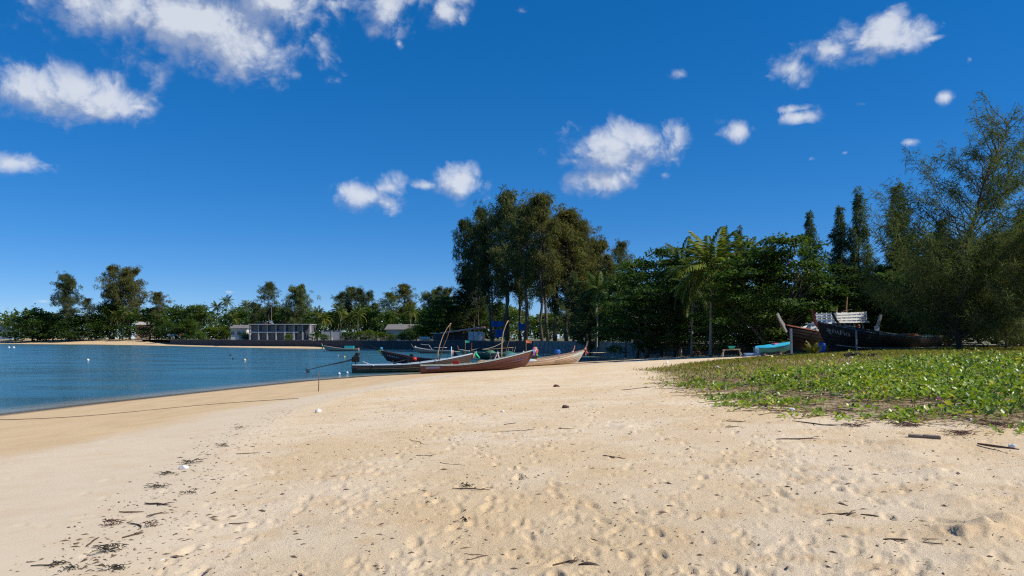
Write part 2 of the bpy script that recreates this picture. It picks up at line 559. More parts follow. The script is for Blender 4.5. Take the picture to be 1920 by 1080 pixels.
# the paths of two walkers, heel to toe
for (xa, ya, xb, yb) in [(-1.5, 3.5, 3.5, 24), (1.8, 4.0, -4.5, 26), (4.2, 4.6, 1.5, 18), (-2.6, 7, 0.5, 30), (3.4, 6, 5, 26)]:
    L = math.hypot(xb - xa, yb - ya); n = int(L / .62); an = math.atan2(yb - ya, xb - xa)
    for i in range(n):
        t = i / n; o = .1 if i % 2 else -.1
        dent(xa + (xb - xa) * t - o * math.sin(an) + prng.normal(0, .03), ya + (yb - ya) * t + o * math.cos(an), an + prng.normal(0, .12), .14, .055, .026, .010)
# dug-up heaps at the right
for (hx, hy, hr, hh) in [(3.85, 6.1, .20, .13), (4.2, 6.35, .18, .10), (3.62, 6.0, .16, .07), (4.3, 7.2, .3, .07), (4.9, 8.6, .4, .07), (4.0, 8.9, .35, .05), (2.2, 14.4, .25, .07), (5.3, 9.8, .4, .06), (5.8, 11, .5, .07), (3.3, 5.3, .15, .05)]:
    q = ((gx - hx) / (hr * .75)) ** 2 + ((gy - hy) / hr) ** 2
    zz += np.where(q < 12, hh * np.exp(-np.sqrt(q + .05) * 1.25) * 1.3 * (1 + .4 * fbm(gx / .1, gy / .1, 2, 61)), 0)
nr, na = gx.shape
V = np.stack([gx, gy, zz], -1).reshape(-1, 3)
V = np.vstack([V, [[0, 0, gz(0, 0)]]])
idx = np.arange(nr * na).reshape(nr, na)
jn = np.roll(idx, -1, axis=1)
faces = np.stack([idx[:-1], idx[1:], jn[1:], jn[:-1]], -1).reshape(-1, 4)
# quads run ring to ring; orientation: up
faces = faces[:, ::-1]
fan = np.stack([np.full(na, nr * na), idx[0], jn[0], np.full(na, nr * na)], -1)
ext = lambda a, v: np.append(a.ravel(), v)
gmesh = fastmesh('sand', V, faces, smooth=True, atts={'wet': ext(sstep(.5, -1.2, ww), 0), 'rough_sand': ext(rough, 1), 'veg': ext(vegm, 0), 'shore': ext(ss, 20), 'grassd': ext(dg, -10)})
n0 = gmesh.polygons[1000].normal.z
if n0 < 0:
    gmesh.flip_normals()

def sand_material():
    m, nt, b = newmat('beach_sand')
    A = lambda n: node(nt, 'ShaderNodeAttribute', attribute_name=n).outputs['Fac']
    big = noise(nt, .35, 4, .6, 'Object'); mid = noise(nt, 1.6, 5, .6, 'Object'); fine = noise(nt, 60, 3, .7, 'Object'); grit = noise(nt, 260, 2, .6, 'Object')
    dry = mixrgb(nt, maprange(nt, big, .34, .66), (.665, .50, .30), (.72, .585, .41))
    dry = mixrgb(nt, maprange(nt, mid, .48, .70, 0, .65), dry, (.61, .435, .245))
    pale = mixrgb(nt, maprange(nt, mid, .4, .7), (.60, .495, .355), (.575, .455, .31))
    c = mixrgb(nt, A('rough_sand'), pale, dry)
    damp = mixrgb(nt, maprange(nt, noise(nt, 1.2, 5, .6, 'Object', (1, .35, 1)), .35, .7), (.575, .42, .245), (.51, .365, .205))
    c = mixrgb(nt, A('wet'), c, damp)
    # saturated strip at the water's edge
    sh = A('shore')
    w = maprange(nt, sh, -.2, .4, .55, 0)
    c = mixrgb(nt, w, c, (.40, .285, .155))
    # silt below the water
    c = mixrgb(nt, maprange(nt, sh, -3.0, -12, 0, 1), c, (.14, .17, .12))
    veg = A('veg')
    litter = mixrgb(nt, maprange(nt, noise(nt, 3.5, 6, .7), .42, .62), (.34, .25, .145), (.11, .08, .045))
    c = mixrgb(nt, maprange(nt, veg, 0, 1, 0, .85), c, litter)
    c = mixrgb(nt, maprange(nt, A('grassd'), 8, 26, 0, .8), c, (.12, .12, .035))
    c = mixrgb(nt, maprange(nt, fine, .5, .78, 0, .30), c, (.30, .21, .12))
    sp = maprange(nt, grit, .64, .72, 0, .5)
    c = mixrgb(nt, sp, c, (.22, .15, .09))
    nt.links.new(c, b.inputs['Base Color'])
    ro = mixrgb(nt, w, (.95, .95, .95), (.35, .35, .35))
    nt.links.new(ro, b.inputs['Roughness'])
    b.inputs['Specular IOR Level'].default_value = .15
    # grain relief, softer where the waves have smoothed it
    g2 = noise(nt, 34, 5, .8, 'Object')
    n = node(nt, 'ShaderNodeBump'); n.inputs['Distance'].default_value = .022
    st = maprange(nt, A('rough_sand'), 0, 1, .12, .95, False)
    nt.links.new(st, n.inputs['Strength']); nt.links.new(g2, n.inputs['Height'])
    n2 = node(nt, 'ShaderNodeBump'); n2.inputs['Distance'].default_value = .006; n2.inputs['Strength'].default_value = .45
    nt.links.new(grit, n2.inputs['Height']); nt.links.new(n.outputs[0], n2.inputs['Normal'])
    nt.links.new(n2.outputs[0], b.inputs['Normal'])
    return m
ground = obj('beach_ground', gmesh, sand_material())
tag(ground, 'pale sandy beach with footprints sloping down to the bay', 'beach', kind='structure')

# ------------------------------------------------------------------ water
st2 = slice(0, None, 2)
wx, wy, wz_ = gx[::2, :], gy[::2, :], (ground_z(gx[::2, :], gy[::2, :]))
nr2, na2 = wx.shape
wi = np.arange(nr2 * na2).reshape(nr2, na2); wj = np.roll(wi, -1, 1)
wf = np.stack([wi[:-1], wj[:-1], wj[1:], wi[1:]], -1).reshape(-1, 4)
dep = -wz_.ravel()
keep = (dep[wf] > -.10).any(1) & (~inside(wx.ravel()[wf[:, 0]], wy.ravel()[wf[:, 0]], TERR))
wf = wf[keep]
used = np.unique(wf); rem = np.zeros(nr2 * na2, np.int64); rem[used] = np.arange(len(used))
WV = np.stack([wx.ravel(), wy.ravel(), np.zeros(nr2 * na2)], -1)[used]
wmesh = fastmesh('water', WV, rem[wf], smooth=True, atts={'depth': np.clip(dep[used], -.2, 5)})
if wmesh.polygons[10].normal.z < 0: wmesh.flip_normals()
def water_material():
    m, nt, b = newmat('sea_water')
    d = node(nt, 'ShaderNodeAttribute', attribute_name='depth').outputs['Fac']
    n1 = noise(nt, .05, 3, .5, 'Object', (1, 2.2, 1))
    c = mixrgb(nt, maprange(nt, n1, .38, .62), (.020, .098, .138), (.030, .122, .160))
    shallow = mixrgb(nt, maprange(nt, d, .0, .32), (.30, .275, .20), c)
    nt.links.new(shallow, b.inputs['Base Color'])
    nt.links.new(maprange(nt, noise(nt, .09, 4, .6, 'Object', (.6, 2.0, 1)), .35, .65, .08, .24), b.inputs['Roughness'])
    b.inputs['IOR'].default_value = 1.33
    b.inputs['Specular IOR Level'].default_value = .36
    w1 = noise(nt, .9, 6, .62, 'Object', (.8, 1.8, 1)); w2 = noise(nt, 5, 4, .6, 'Object', (.8, 1.5, 1))
    bn = node(nt, 'ShaderNodeBump'); bn.inputs['Strength'].default_value = 1.0; bn.inputs['Distance'].default_value = .22
    nt.links.new(w1, bn.inputs['Height'])
    bn2 = node(nt, 'ShaderNodeBump'); bn2.inputs['Strength'].default_value = .6; bn2.inputs['Distance'].default_value = .05
    nt.links.new(w2, bn2.inputs['Height']); nt.links.new(bn.outputs[0], bn2.inputs['Normal'])
    nt.links.new(bn2.outputs[0], b.inputs['Normal'])
    tr = node(nt, 'ShaderNodeBsdfTransparent')
    mx = node(nt, 'ShaderNodeMixShader')
    nt.links.new(maprange(nt, d, -.01, .13, 0.0, 1.0, True), mx.inputs[0])
    nt.links.new(tr.outputs[0], mx.inputs[1]); nt.links.new(b.outputs[0], mx.inputs[2])
    nt.links.new(mx.outputs[0], nt.nodes['Material Output'].inputs['Surface'])
    return m
water = obj('sea_water', wmesh, water_material())
tag(water, 'calm teal blue water of the sheltered bay', 'water', kind='structure')

# ------------------------------------------------------------------ terrace behind the sea wall
TZ = 2.45
def terrace_material():
    m, nt, b = newmat('terrace_turf')
    c = mixrgb(nt, maprange(nt, noise(nt, .25, 5, .6), .4, .62), (.07, .10, .03), (.22, .17, .095))
    nt.links.new(c, b.inputs['Base Color']); b.inputs['Roughness'].default_value = .95
    return m
tp = [(x, y, TZ) for x, y in TERR]
import bmesh
bm = bmesh.new()
vs = [bm.verts.new(p) for p in tp]
fc = bm.faces.new(vs)
bmesh.ops.triangulate(bm, faces=[fc])
bmesh.ops.recalc_face_normals(bm, faces=bm.faces[:])
me = bpy.data.meshes.new('terrace'); bm.to_mesh(me); bm.free()
ter = obj('terrace_ground', me, terrace_material())
tag(ter, 'grassy terrace ground behind the sea wall', 'ground', kind='structure')

# sea wall: one wall of cast panels with a coping
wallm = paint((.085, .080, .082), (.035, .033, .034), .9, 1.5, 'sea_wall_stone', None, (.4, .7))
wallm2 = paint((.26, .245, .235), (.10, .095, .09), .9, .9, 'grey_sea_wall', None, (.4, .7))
copem = paint((.17, .16, .15), (.07, .066, .064), .9, 2, 'coping')
def make_wall(pts, mat, label, th=.45, step=6.0, top=TZ + .12, bot=-.8):
    root = empty('sea_wall', (pts[0][0], pts[0][1], 0))
    o = Vector((pts[0][0], pts[0][1], 0))
    for a, b in zip(pts[:-1], pts[1:]):
        a = Vector((*a, 0)); b = Vector((*b, 0)); L = (b - a).length; n = max(1, round(L / step))
        d = (b - a) / n; u = d.normalized(); nrm = Vector((-u.y, u.x, 0))
        if nrm.y < 0: nrm = -nrm
        rot = Matrix((u, Vector((-u.y, u.x, 0)), Vector((0, 0, 1)))).transposed()
        for i in range(n):
            c = a + d * (i + .5) + nrm * th * .5 - o
            off = random.uniform(-.03, .03)
            MB().box((c.x, c.y, (top + bot) / 2 + off), (d.length - .05, th, top - bot), rot).build('panel', mat, root)
        c = (a + b) / 2 + nrm * th * .5 - o
        MB().box((c.x, c.y, top + .1), (L + .15, th + .14, .12), rot).build('coping', copem, root)
        c = (a + b) / 2 + nrm * (th * .5 + .06) - o
        MB().box((c.x, c.y, (top + bot) / 2 - .1), (L, th * .6, top - bot - .2), rot).build('core', mat, root)
    tag(root, label, 'wall')
    return root
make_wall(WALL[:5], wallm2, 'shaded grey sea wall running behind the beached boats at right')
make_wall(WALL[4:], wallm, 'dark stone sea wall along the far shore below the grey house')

# distant hill at the left
hv = []; hf = []
nx_, ny_ = 60, 6
for i in range(nx_):
    x = -5200 + 4200 * i / (nx_ - 1)
    for j in range(ny_):
        t = j / (ny_ - 1)
        hgt = 95 * math.exp(-((x + 2300) / 900) ** 2) + 60 * math.exp(-((x + 3700) / 700) ** 2)
        hgt *= sstep(-1620, -1900, np.array([x]))[0]
        hgt += 6 * float(fbm(np.array([x / 120]), np.array([t * 3]), 3, 77)[0]) * min(1, hgt / 20)
        hv.append((x, 2500 + 700 * t, -3 + max(0, hgt) * math.sin(t * math.pi) ** .8))
for i in range(nx_ - 1):
    for j in range(ny_ - 1):
        a = i * ny_ + j
        hf.append((a, a + ny_, a + ny_ + 1, a + 1))
hm, nt, b = newmat('forested_hill')
nt.links.new(mixrgb(nt, noise(nt, .02, 5, .7), (.03, .06, .03), (.07, .10, .06)), b.inputs['Base Color'])
b.inputs['Roughness'].default_value = 1
hill = MB().add(hv, hf).build('hill', hm, None, True)
tag(hill, 'low forested hill on the horizon at far left', 'hill', kind='structure')
# ------------------------------------------------------------------ vegetation generators
def unit(v):
    return v / np.maximum(np.linalg.norm(v, axis=-1, keepdims=True), 1e-9)
def leaf_quads(c, d, nrm, L, Wd, fold=.25):
    """diamond leaves: base c, axis d, blade normal nrm"""
    d = unit(d); s = unit(np.cross(d, nrm)); n = np.cross(s, d)
    L = np.asarray(L).reshape(-1, 1); Wd = np.asarray(Wd).reshape(-1, 1)
    mid = c + d * L * .5
    v = np.stack([c, mid + s * Wd * .5 + n * Wd * fold, c + d * L, mid - s * Wd * .5 + n * Wd * fold], 1).reshape(-1, 3)
    f = np.arange(len(c) * 4).reshape(-1, 4)
    return v, f
def blade_tris(c, d, side, L, Wd, droop=0.0):
    """thin blades of two segments bending down by droop"""
    L = np.asarray(L).reshape(-1, 1); Wd = np.asarray(Wd).reshape(-1, 1)
    d = unit(d); s = unit(np.cross(d, side))
    mid = c + d * L * .55
    tip = c + d * L; tip[:, 2] -= (L * droop).ravel()
    v = np.stack([c, mid + s * Wd * .5, tip, mid - s * Wd * .5], 1).reshape(-1, 3)
    return v, np.arange(len(c) * 4).reshape(-1, 4)
def rdir(r, n):
    return unit(r.normal(size=(n, 3)))
def limb(a, b, r, sag=.0, n=5, wig=.05):
    a = np.array(a, float); b = np.array(b, float); L = np.linalg.norm(b - a)
    t = np.linspace(0, 1, n)[:, None]
    p = a + (b - a) * t
    p[1:-1] += r.normal(size=(n - 2, 3)) * L * wig
    p[:, 2] += (sag * L * np.sin(t * math.pi)).ravel()
    return p

def casuarina_old(seed, H=30.0, spread=7.0, base=.3, nb=60, tuft=46, forks=2, dens=1.0):
    """mature casuarina: leaning stems, rising limbs, ragged drooping tufts with gaps"""
    r = np.random.default_rng(seed)
    T = MB(); cs = []; sz = []
    stems = []
    for k in range(forks):
        top = np.array([r.normal(0, spread * .22), r.normal(0, spread * .22), H * r.uniform(.86, .98)])
        b0 = np.array([r.normal(0, .3), r.normal(0, .3), -.3]) * (1 if forks > 1 else 0)
        p = limb(b0, top, r, 0, 8, .012)
        rad = np.linspace(.34, .04, 8) * H / 30 * 1.25
        T.tube(p, rad, 7); stems.append(p)
    for i in range(nb):
        st = stems[r.integers(len(stems))]
        h = base + (1 - base) * (r.random() ** .85)
        h = min(h, .985)
        q = np.array([np.interp(h, np.linspace(0, 1, 8), st[:, a]) for a in range(3)])
        az = r.uniform(0, 2 * math.pi)
        prof = math.sin(math.pi * min(1, max(0.02, (h - base) / (1 - base) * .80 + .17))) ** .7
        Lb = spread * prof * r.uniform(.5, 1.15)
        el = R(r.uniform(18, 55))
        d = np.array([math.cos(az) * math.cos(el), math.sin(az) * math.cos(el), math.sin(el)])
        e = q + d * Lb
        p = limb(q, e, r, -.05, 5, .05)
        T.tube(p, np.linspace(.085, .018, 5) * H / 30 * 1.2, 4, False)
        for j in range(r.integers(4, 8)):
            t = r.uniform(.4, 1.05)
            c = q + d * Lb * t + r.normal(size=3) * Lb * .16
            cs.append(c); sz.append(r.uniform(.6, 1.4) * (spread / 7) ** .6)
    for st in stems:
        for j in range(8):
            cs.append(st[-1] + r.normal(size=3) * [.8, .8, 1.0] - [0, 0, .4]); sz.append(.75)
    cs = np.array(cs); sz = np.array(sz)
    n = int(tuft * dens)
    C = np.repeat(cs, n, 0); Z = np.repeat(sz, n); tn = np.repeat(r.random(len(cs)), n)
    off = rdir(r, len(C)) * (r.random((len(C), 1)) ** .5) * Z[:, None] * 1.05
    off[:, 2] *= .8
    d = off * .9 + r.normal(size=off.shape) * .35 * Z[:, None]; d[:, 2] += .1
    v, f = blade_tris(C + off * .55, d, rdir(r, len(C)), Z * r.uniform(.5, 1.0, len(C)), Z * r.uniform(.09, .19, len(C)), .35)
    tint = np.repeat(np.clip(tn * .6 + r.random(len(C)) * .5 - .05, 0, 1), 4)
    return T.mesh('trunk', True), fastmesh('crown', v, f, tint)

def casuarina_young(seed, H=12.0, spread=3.2, base=.08, nb=90, per=40, up=(25, 52), taper=1.0, strand=.42, wid=.028, open_top=0.0, lean=0.0):
    """young casuarina: straight leader, rising whippy branches, fine needle sprays"""
    r = np.random.default_rng(seed)
    T = MB()
    p = limb((0, 0, -.2), (lean, r.normal(0, H * .01), H), r, 0, 9, .006)
    if open_top:
        p[:, 0] = lean * np.linspace(0, 1, 9) ** 2.4
    T.tube(p, np.linspace(.15, .012, 9) * H / 12, 6)
    C = []; Dv = []; Tn = []
    for i in range(nb):
        h = base + (1 - base) * ((i + r.random()) / nb) ** (.92 + .4 * open_top)
        q = np.array([np.interp(h, np.linspace(0, 1, 9), p[:, a]) for a in range(3)])
        az = i * 2.399 + r.normal(0, .4)
        Lb = spread * ((1 - h) ** taper * 1.0 + .07 + open_top * .25 * h) * r.uniform(.55, 1.35)
        el = R(r.uniform(*up) + 18 * h)
        d = np.array([math.cos(az) * math.cos(el), math.sin(az) * math.cos(el), math.sin(el)])
        nn = 7; t = np.linspace(0, 1, nn)
        bp = q + d * (Lb * t)[:, None] + np.array([0, 0, -.10 * Lb]) * (t ** 2)[:, None] + np.array([0, 0, .14 * Lb]) * (t ** 5)[:, None]
        bp[1:] += r.normal(size=(nn - 1, 3)) * Lb * .015
        T.tube(bp, np.linspace(.030, .006, nn) * (H / 12) * (.5 + .5 * Lb / spread) * 1.3, 4, False)
        m = max(6, int(per * (Lb / spread) ** .8 * (1 - .86 * open_top * h ** 1.4)))
        tt = r.uniform(.12, 1, m) ** .8
        base_p = np.stack([np.interp(tt, t, bp[:, a]) for a in range(3)], 1)
        tb = r.random()
        # each spray: a secondary twig with needles along it
        sd = unit(d + r.normal(size=(m, 3)) * .55); sl = Lb * .22 * r.uniform(.5, 1.1, m) * (1.15 - tt * .7) + .08
        for k in range(6):
            a = base_p + sd * (sl * (k + 1) / 6)[:, None]
            a[:, 2] -= .06 * sl * (k / 6) ** 2
            dd = sd * .8 + r.normal(size=(m, 3)) * .5; dd[:, 2] -= .15
            C.append(a); Dv.append(dd); Tn.append(np.clip(tb * .5 + r.random(m) * .55, 0, 1))
    C = np.concatenate(C); Dv = np.concatenate(Dv); Tn = np.concatenate(Tn)
    v, f = blade_tris(C, Dv, rdir(r, len(C)), strand * r.uniform(.6, 1.25, len(C)), wid * r.uniform(.8, 1.4, len(C)), .28)
    return T.mesh('trunk', True), fastmesh('crown', v, f, np.repeat(Tn, 4))

def broadleaf(seed, H=9.0, spread=4.5, base=.25, ncl=120, per=70, leaf=.26, flat=.35, crad=.85, layered=True):
    """spreading broadleaf: limbs fanning out, leaf sprays in uneven tiers"""
    r = np.random.default_rng(seed)
    T = MB()
    th_ = H * (base + .25)
    p = limb((0, 0, -.2), (r.normal(0, .3), r.normal(0, .3), H * .8), r, 0, 7, .03)
    T.tube(p, np.linspace(.22, .05, 7) * H / 9, 8)
    cs = []
    for i in range(ncl):
        h = base + (1 - base) * r.random() ** .8
        hh = (h - base) / (1 - base)
        w = spread * (math.sin(math.pi * min(1, .22 + .70 * hh)) ** .75)
        if layered:
            h = round(h * 9) / 9 + r.normal(0, .012)
        az = r.uniform(0, 2 * math.pi); rr_ = w * (r.random() ** .4) * (1 + .30 * math.sin(3 * az + seed) + .2 * math.sin(5 * az + 2 * seed + 9 * h))
        c = np.array([math.cos(az) * rr_, math.sin(az) * rr_, H * h])
        cs.append(c)
        if i % 3 == 0:
            q = np.array([np.interp(max(.2, h - .12 - .18 * rr_ / max(spread, .1)), np.linspace(0, .8, 7), p[:, a]) for a in range(3)])
            T.tube(limb(q, c, r, .04, 5, .04), np.linspace(.055, .012, 5) * H / 9, 4, False)
    cs = np.array(cs)
    C = np.repeat(cs, per, 0); tn = np.repeat(r.random(len(cs)), per)
    az = r.uniform(0, 2 * math.pi, len(C)); q = crad * np.sqrt(r.random(len(C)))
    siz = np.repeat(r.uniform(.6, 1.25, len(cs)), per)
    off = np.stack([np.cos(az) * q, np.sin(az) * q, r.normal(0, flat * crad * .5, len(C)) - .18 * q], 1) * siz[:, None]
    d = np.stack([np.cos(az), np.sin(az), r.normal(.05, .45, len(C))], 1) + r.normal(size=(len(C), 3)) * .35
    nrm = np.array([0, 0, 1.0]) + r.normal(size=(len(C), 3)) * .5
    L = leaf * r.uniform(.6, 1.2, len(C))
    v, f = leaf_quads(C + off, d, nrm, L, L * .58, .12)
    tint = np.repeat(np.clip(tn * .55 + r.random(len(C)) * .5, 0, 1), 4)
    return T.mesh('trunk', True), fastmesh('crown', v, f, tint)

def frond_mesh(seed, L=3.9, droop=.9, n=34, lw=.13):
    """one coconut leaf along +X: arching midrib with two rows of hanging leaflets"""
    r = np.random.default_rng(seed)
    t = np.linspace(0, 1, 14)
    x = L * (t - .12 * t ** 3 * droop); z = L * (.28 * t - (.28 + .42 * droop) * t ** 2.2)
    mid = np.stack([x, 0 * t, z], 1)
    B = MB(); B.tube(mid, np.linspace(.035, .006, 14), 4, False)
    v0 = np.concatenate(B.v); f0 = np.array([q for q in B.f if len(q) == 4])
    tt = np.repeat(np.linspace(.14, .99, n), 2); sgn = np.tile([1., -1.], n)
    P0 = np.stack([np.interp(tt, t, mid[:, a]) for a in range(3)], 1)
    ll = (.95 * np.sin(np.clip(tt * 1.02, 0, 1) * math.pi) ** .5 * (1.05 - .45 * tt) + .12) * L / 3.6 * r.uniform(.85, 1.1, len(tt))
    d = np.stack([.62 + 0 * tt, sgn * .80, -.42 - .35 * r.random(len(tt))], 1) + r.normal(size=(len(tt), 3)) * .07
    v, f = blade_tris(P0, d, np.tile([[.0, .0, 1.]], (len(tt), 1)), ll, lw * np.ones(len(tt)) * r.uniform(.8, 1.3, len(tt)), .22)
    tint = np.concatenate([np.full(len(v0), .95), np.repeat(np.clip(r.normal(.5, .18, len(tt)), 0, 1), 4)])
    return fastmesh('frond', np.vstack([v0, v]), np.vstack([f0, f + len(v0)]), tint)
FRONDS = [frond_mesh(1, droop=.45), frond_mesh(2, droop=.8), frond_mesh(3, droop=1.15), frond_mesh(4, droop=1.6)]
def frond_angles(r, n):
    out = []
    for i in range(n):
        u = (i + .5) / n                      # young upright leaves first
        out.append((i * 2.399 + r.normal(0, .15), R(72 - 104 * u ** 1.1 + r.normal(0, 5)), min(3, int(u * 4)), r.uniform(.85, 1.1)))
    return out
def merge_fronds(seed, n=20):
    r = np.random.default_rng(seed)
    vs = []; fs = []; ts = []; o = 0
    for az, el, k, s in frond_angles(r, n):
        me = FRONDS[k]
        v = np.empty(len(me.vertices) * 3, np.float32); me.vertices.foreach_get('co', v); v = v.reshape(-1, 3) * s
        f = np.empty(len(me.loops), np.int32); me.loops.foreach_get('vertex_index', f); f = f.reshape(-1, 4)
        t = np.empty(len(me.vertices), np.float32); me.attributes['tint'].data.foreach_get('value', t)
        M = np.array((Matrix.Rotation(az, 3, 'Z') @ Matrix.Rotation(-el, 3, 'Y')))
        vs.append(v @ M.T); fs.append(f + o); o += len(v)
        ts.append(np.clip(t + (.3 if k == 3 else 0) + r.normal(0, .08), 0, 1))
    return fastmesh('crown', np.vstack(vs), np.vstack(fs), np.concatenate(ts))
def palm_trunk(seed, H, lean, r0=.16):
    r = np.random.default_rng(seed)
    t = np.linspace(0, 1, 12)
    pts = np.stack([lean * t ** 1.8, .15 * lean * np.sin(t * 3), -.3 + (H + .3) * t], 1)
    rad = r0 * (1.5 - .75 * t ** .4) * (1 + .05 * (np.arange(12) % 2))
    return MB().tube(pts, rad, 8).mesh('trunk', True), pts[-1]

def put_tree(name, meshes, fm, bm_, loc, scale, rz, label, cat='tree', group=None, col=(1, 1, 1)):
    t = empty(name, loc, rz); t.scale = scale if hasattr(scale, '__len__') else (scale,) * 3
    tr = obj('trunk', meshes[0], bm_, t); cr = obj('crown', meshes[1], fm, t)
    cr.color = (*col, 1)
    tag(t, label, cat, group)
    return t

# shared shapes
OLD = [casuarina_old(s, 30, sp, b, nb, 44, fk) for s, sp, b, nb, fk in [(1, 8.0, .20, 88, 2), (2, 7.0, .32, 72, 2), (3, 9.5, .20, 100, 3), (4, 5.6, .40, 52, 1)]]
YNG = [casuarina_young(s, 12, 3.5, .06, 92, 40, (28, 52), .95, .50, .052) for s in (11, 12, 13)]
BRD = [broadleaf(s, 9, 4.6, .14, 150, 80, .30, .35, .9) for s in (21, 22, 23)]
BFAR = [broadleaf(s, 9, 4.8, .06, 120, 46, .55, .6, 1.1, False) for s in (31, 32)]
PALMC = [merge_fronds(41, 22), merge_fronds(42, 19), merge_fronds(43, 24)]

GREEN, BRN, DK, PALE, YEL = (1, 1, 1), (1.32, 1.08, .88), (.72, .8, .82), (1.35, 1.4, 1.3), (1.7, 1.35, .9)
def base_z(x, y):
    return TZ if bool(inside(np.array([x]), np.array([y]), TERR)[0]) and not bool(inside(np.array([x]), np.array([y]), GRASS)[0]) else gz(x, y)
def plant(name, kind, idx, px, D, topy, label, col=GREEN, wx=1.0, rz=None, cat='tree', group=None, fm=None):
    x = PX(px, D); z = base_z(x, D) - .05
    h = PZ(topy, D) - z
    if kind == 'old': ms, fmat, bmat, H0 = OLD[idx % 4], FOL_CAS, BARK_CAS, 30.4
    elif kind == 'yng': ms, fmat, bmat, H0 = YNG[idx % 3], FOL_CAS, BARK_CAS, 12.1
    elif kind == 'brd': ms, fmat, bmat, H0 = BRD[idx % 3], FOL_BROAD, BARK_BROAD, 9.2
    else: ms, fmat, bmat, H0 = BFAR[idx % 2], FOL_BROAD, BARK_BROAD, 9.4
    s = h / H0
    return put_tree(name, ms, fm or fmat, bmat, (x, D, z), (s * wx, s * wx, s), random.uniform(0, 6.28) if rz is None else rz, label, cat, group, col)
def palm(px, D, topy, label, lean=0, idx=0, cs=None, col=GREEN, basey=None, group=None, parts=False, basepx=None):
    """topy: row of the crown's heart"""
    x = PX(px, D); z = base_z(x, D)
    H = PZ(topy, D) - z
    tm, top = palm_trunk(idx * 7 + int(px), H, lean)
    t = empty('coconut_palm', (x - lean, D, z))
    obj('trunk', tm, BARK_PALM, t)
    cs = cs or 1.0
    if parts:
        r = np.random.default_rng(int(px))
        for az, el, k, s in frond_angles(r, 32):
            o = obj('frond', FRONDS[k], FOL_PALM, t)
            o.location = top; o.rotation_euler = (Matrix.Rotation(az, 3, 'Z') @ Matrix.Rotation(-el, 3, 'Y')).to_euler()
            o.scale = (s * cs,) * 3; o.color = (*((1.5, 1.25, .9) if k == 3 else col), 1)
        nut = MB()
        for i in range(7):
            a = i * 2.4; nut.lathe([(.01, -.13), (.09, -.08), (.11, 0), (.08, .09), (.01, .13)], 7, (top[0] + .22 * math.cos(a), top[1] + .22 * math.sin(a), top[2] - .25 - .05 * (i % 3)))
        nut.build('coconut_cluster', paint((.16, .17, .05), (.22, .14, .04), .6, 8, 'coconut_husk'), t, True)
    else:
        o = obj('crown', PALMC[idx % 3], FOL_PALM, t); o.location = top; o.scale = (cs,) * 3; o.color = (*col, 1); o.rotation_euler = (0, 0, idx * 1.3)
    tag(t, label, 'palm tree', group)
    return t

# ---- tall casuarina grove above the sea wall, centre
GC = 'tall casuarinas of the central grove'
for a in [
 ('old', 2, 895, 214, 412, 'dense dark casuarina at the left edge of the tall grove', DK, .62),
 ('old', 0, 922, 203, 372, 'tall dark casuarina, left of the grove top, above the blue tarp', DK, .58),
 ('old', 1, 952, 194, 362, 'tallest casuarina left of centre in the grove, over the bamboo pole', GREEN, .85),
 ('old', 3, 985, 180, 385, 'slim casuarina with bare lower trunk in the middle of the grove', GREEN, 1.15),
 ('old', 1, 1022, 173, 365, 'tall brownish casuarina with open crown in the middle of the grove', BRN, .88),
 ('old', 3, 1062, 178, 392, 'brownish casuarina right of the grove top with visible trunk', BRN, 1.2),
 ('old', 1, 1095, 181, 415, 'brown casuarina on the right shoulder of the grove', BRN, .85),
 ('old', 2, 1125, 184, 442, 'broad brown casuarina stepping down at right of the grove', BRN, .62),
 ('old', 3, 1168, 172, 452, 'thin sparse casuarina at the right end of the grove', (1.2, 1.1, 1.1), .8),
 ('old', 2, 1040, 190, 400, 'dark casuarina filling the back of the grove between the tall ones', DK, .72),
 ('old', 0, 975, 200, 376, 'dark casuarina behind the grove middle', DK, .62),
 ('old', 2, 1085, 192, 448, 'dull green casuarina behind the right shoulder of the grove', GREEN, .66),
 ('yng', 0, 876, 216, 500, 'dark bushy casuarina low at the left foot of the grove', DK, 1.7),
 ('yng', 1, 1075, 152, 512, 'young feathery casuarina in front of the grove, right of the bare trunks', GREEN, 1.5),
 ('yng', 2, 1105, 140, 530, 'dark low casuarina beside the small palm at grove right', DK, 1.5),
 ('yng', 0, 1140, 150, 480, 'olive casuarina filling the gap behind the small palm', BRN, 1.4),
 ('bfar', 0, 925, 222, 565, 'dark leafy bush tree behind the awning roof', DK, 1.0),
 ('bfar', 1, 1150, 150, 560, 'dark leafy bush tree at the right foot of the grove', DK, 1.0),
]:
    plant('casuarina_tree' if a[0] in ('old', 'yng') else 'broadleaf_tree', a[0], a[1], a[2], a[3], a[4], a[5], a[6], a[7], group=GC if a[0] != 'bfar' else None)
palm(1122, 136, 545, 'short coconut palm with dark fronds at the right foot of the grove', .3, 1, 1.15, DK)

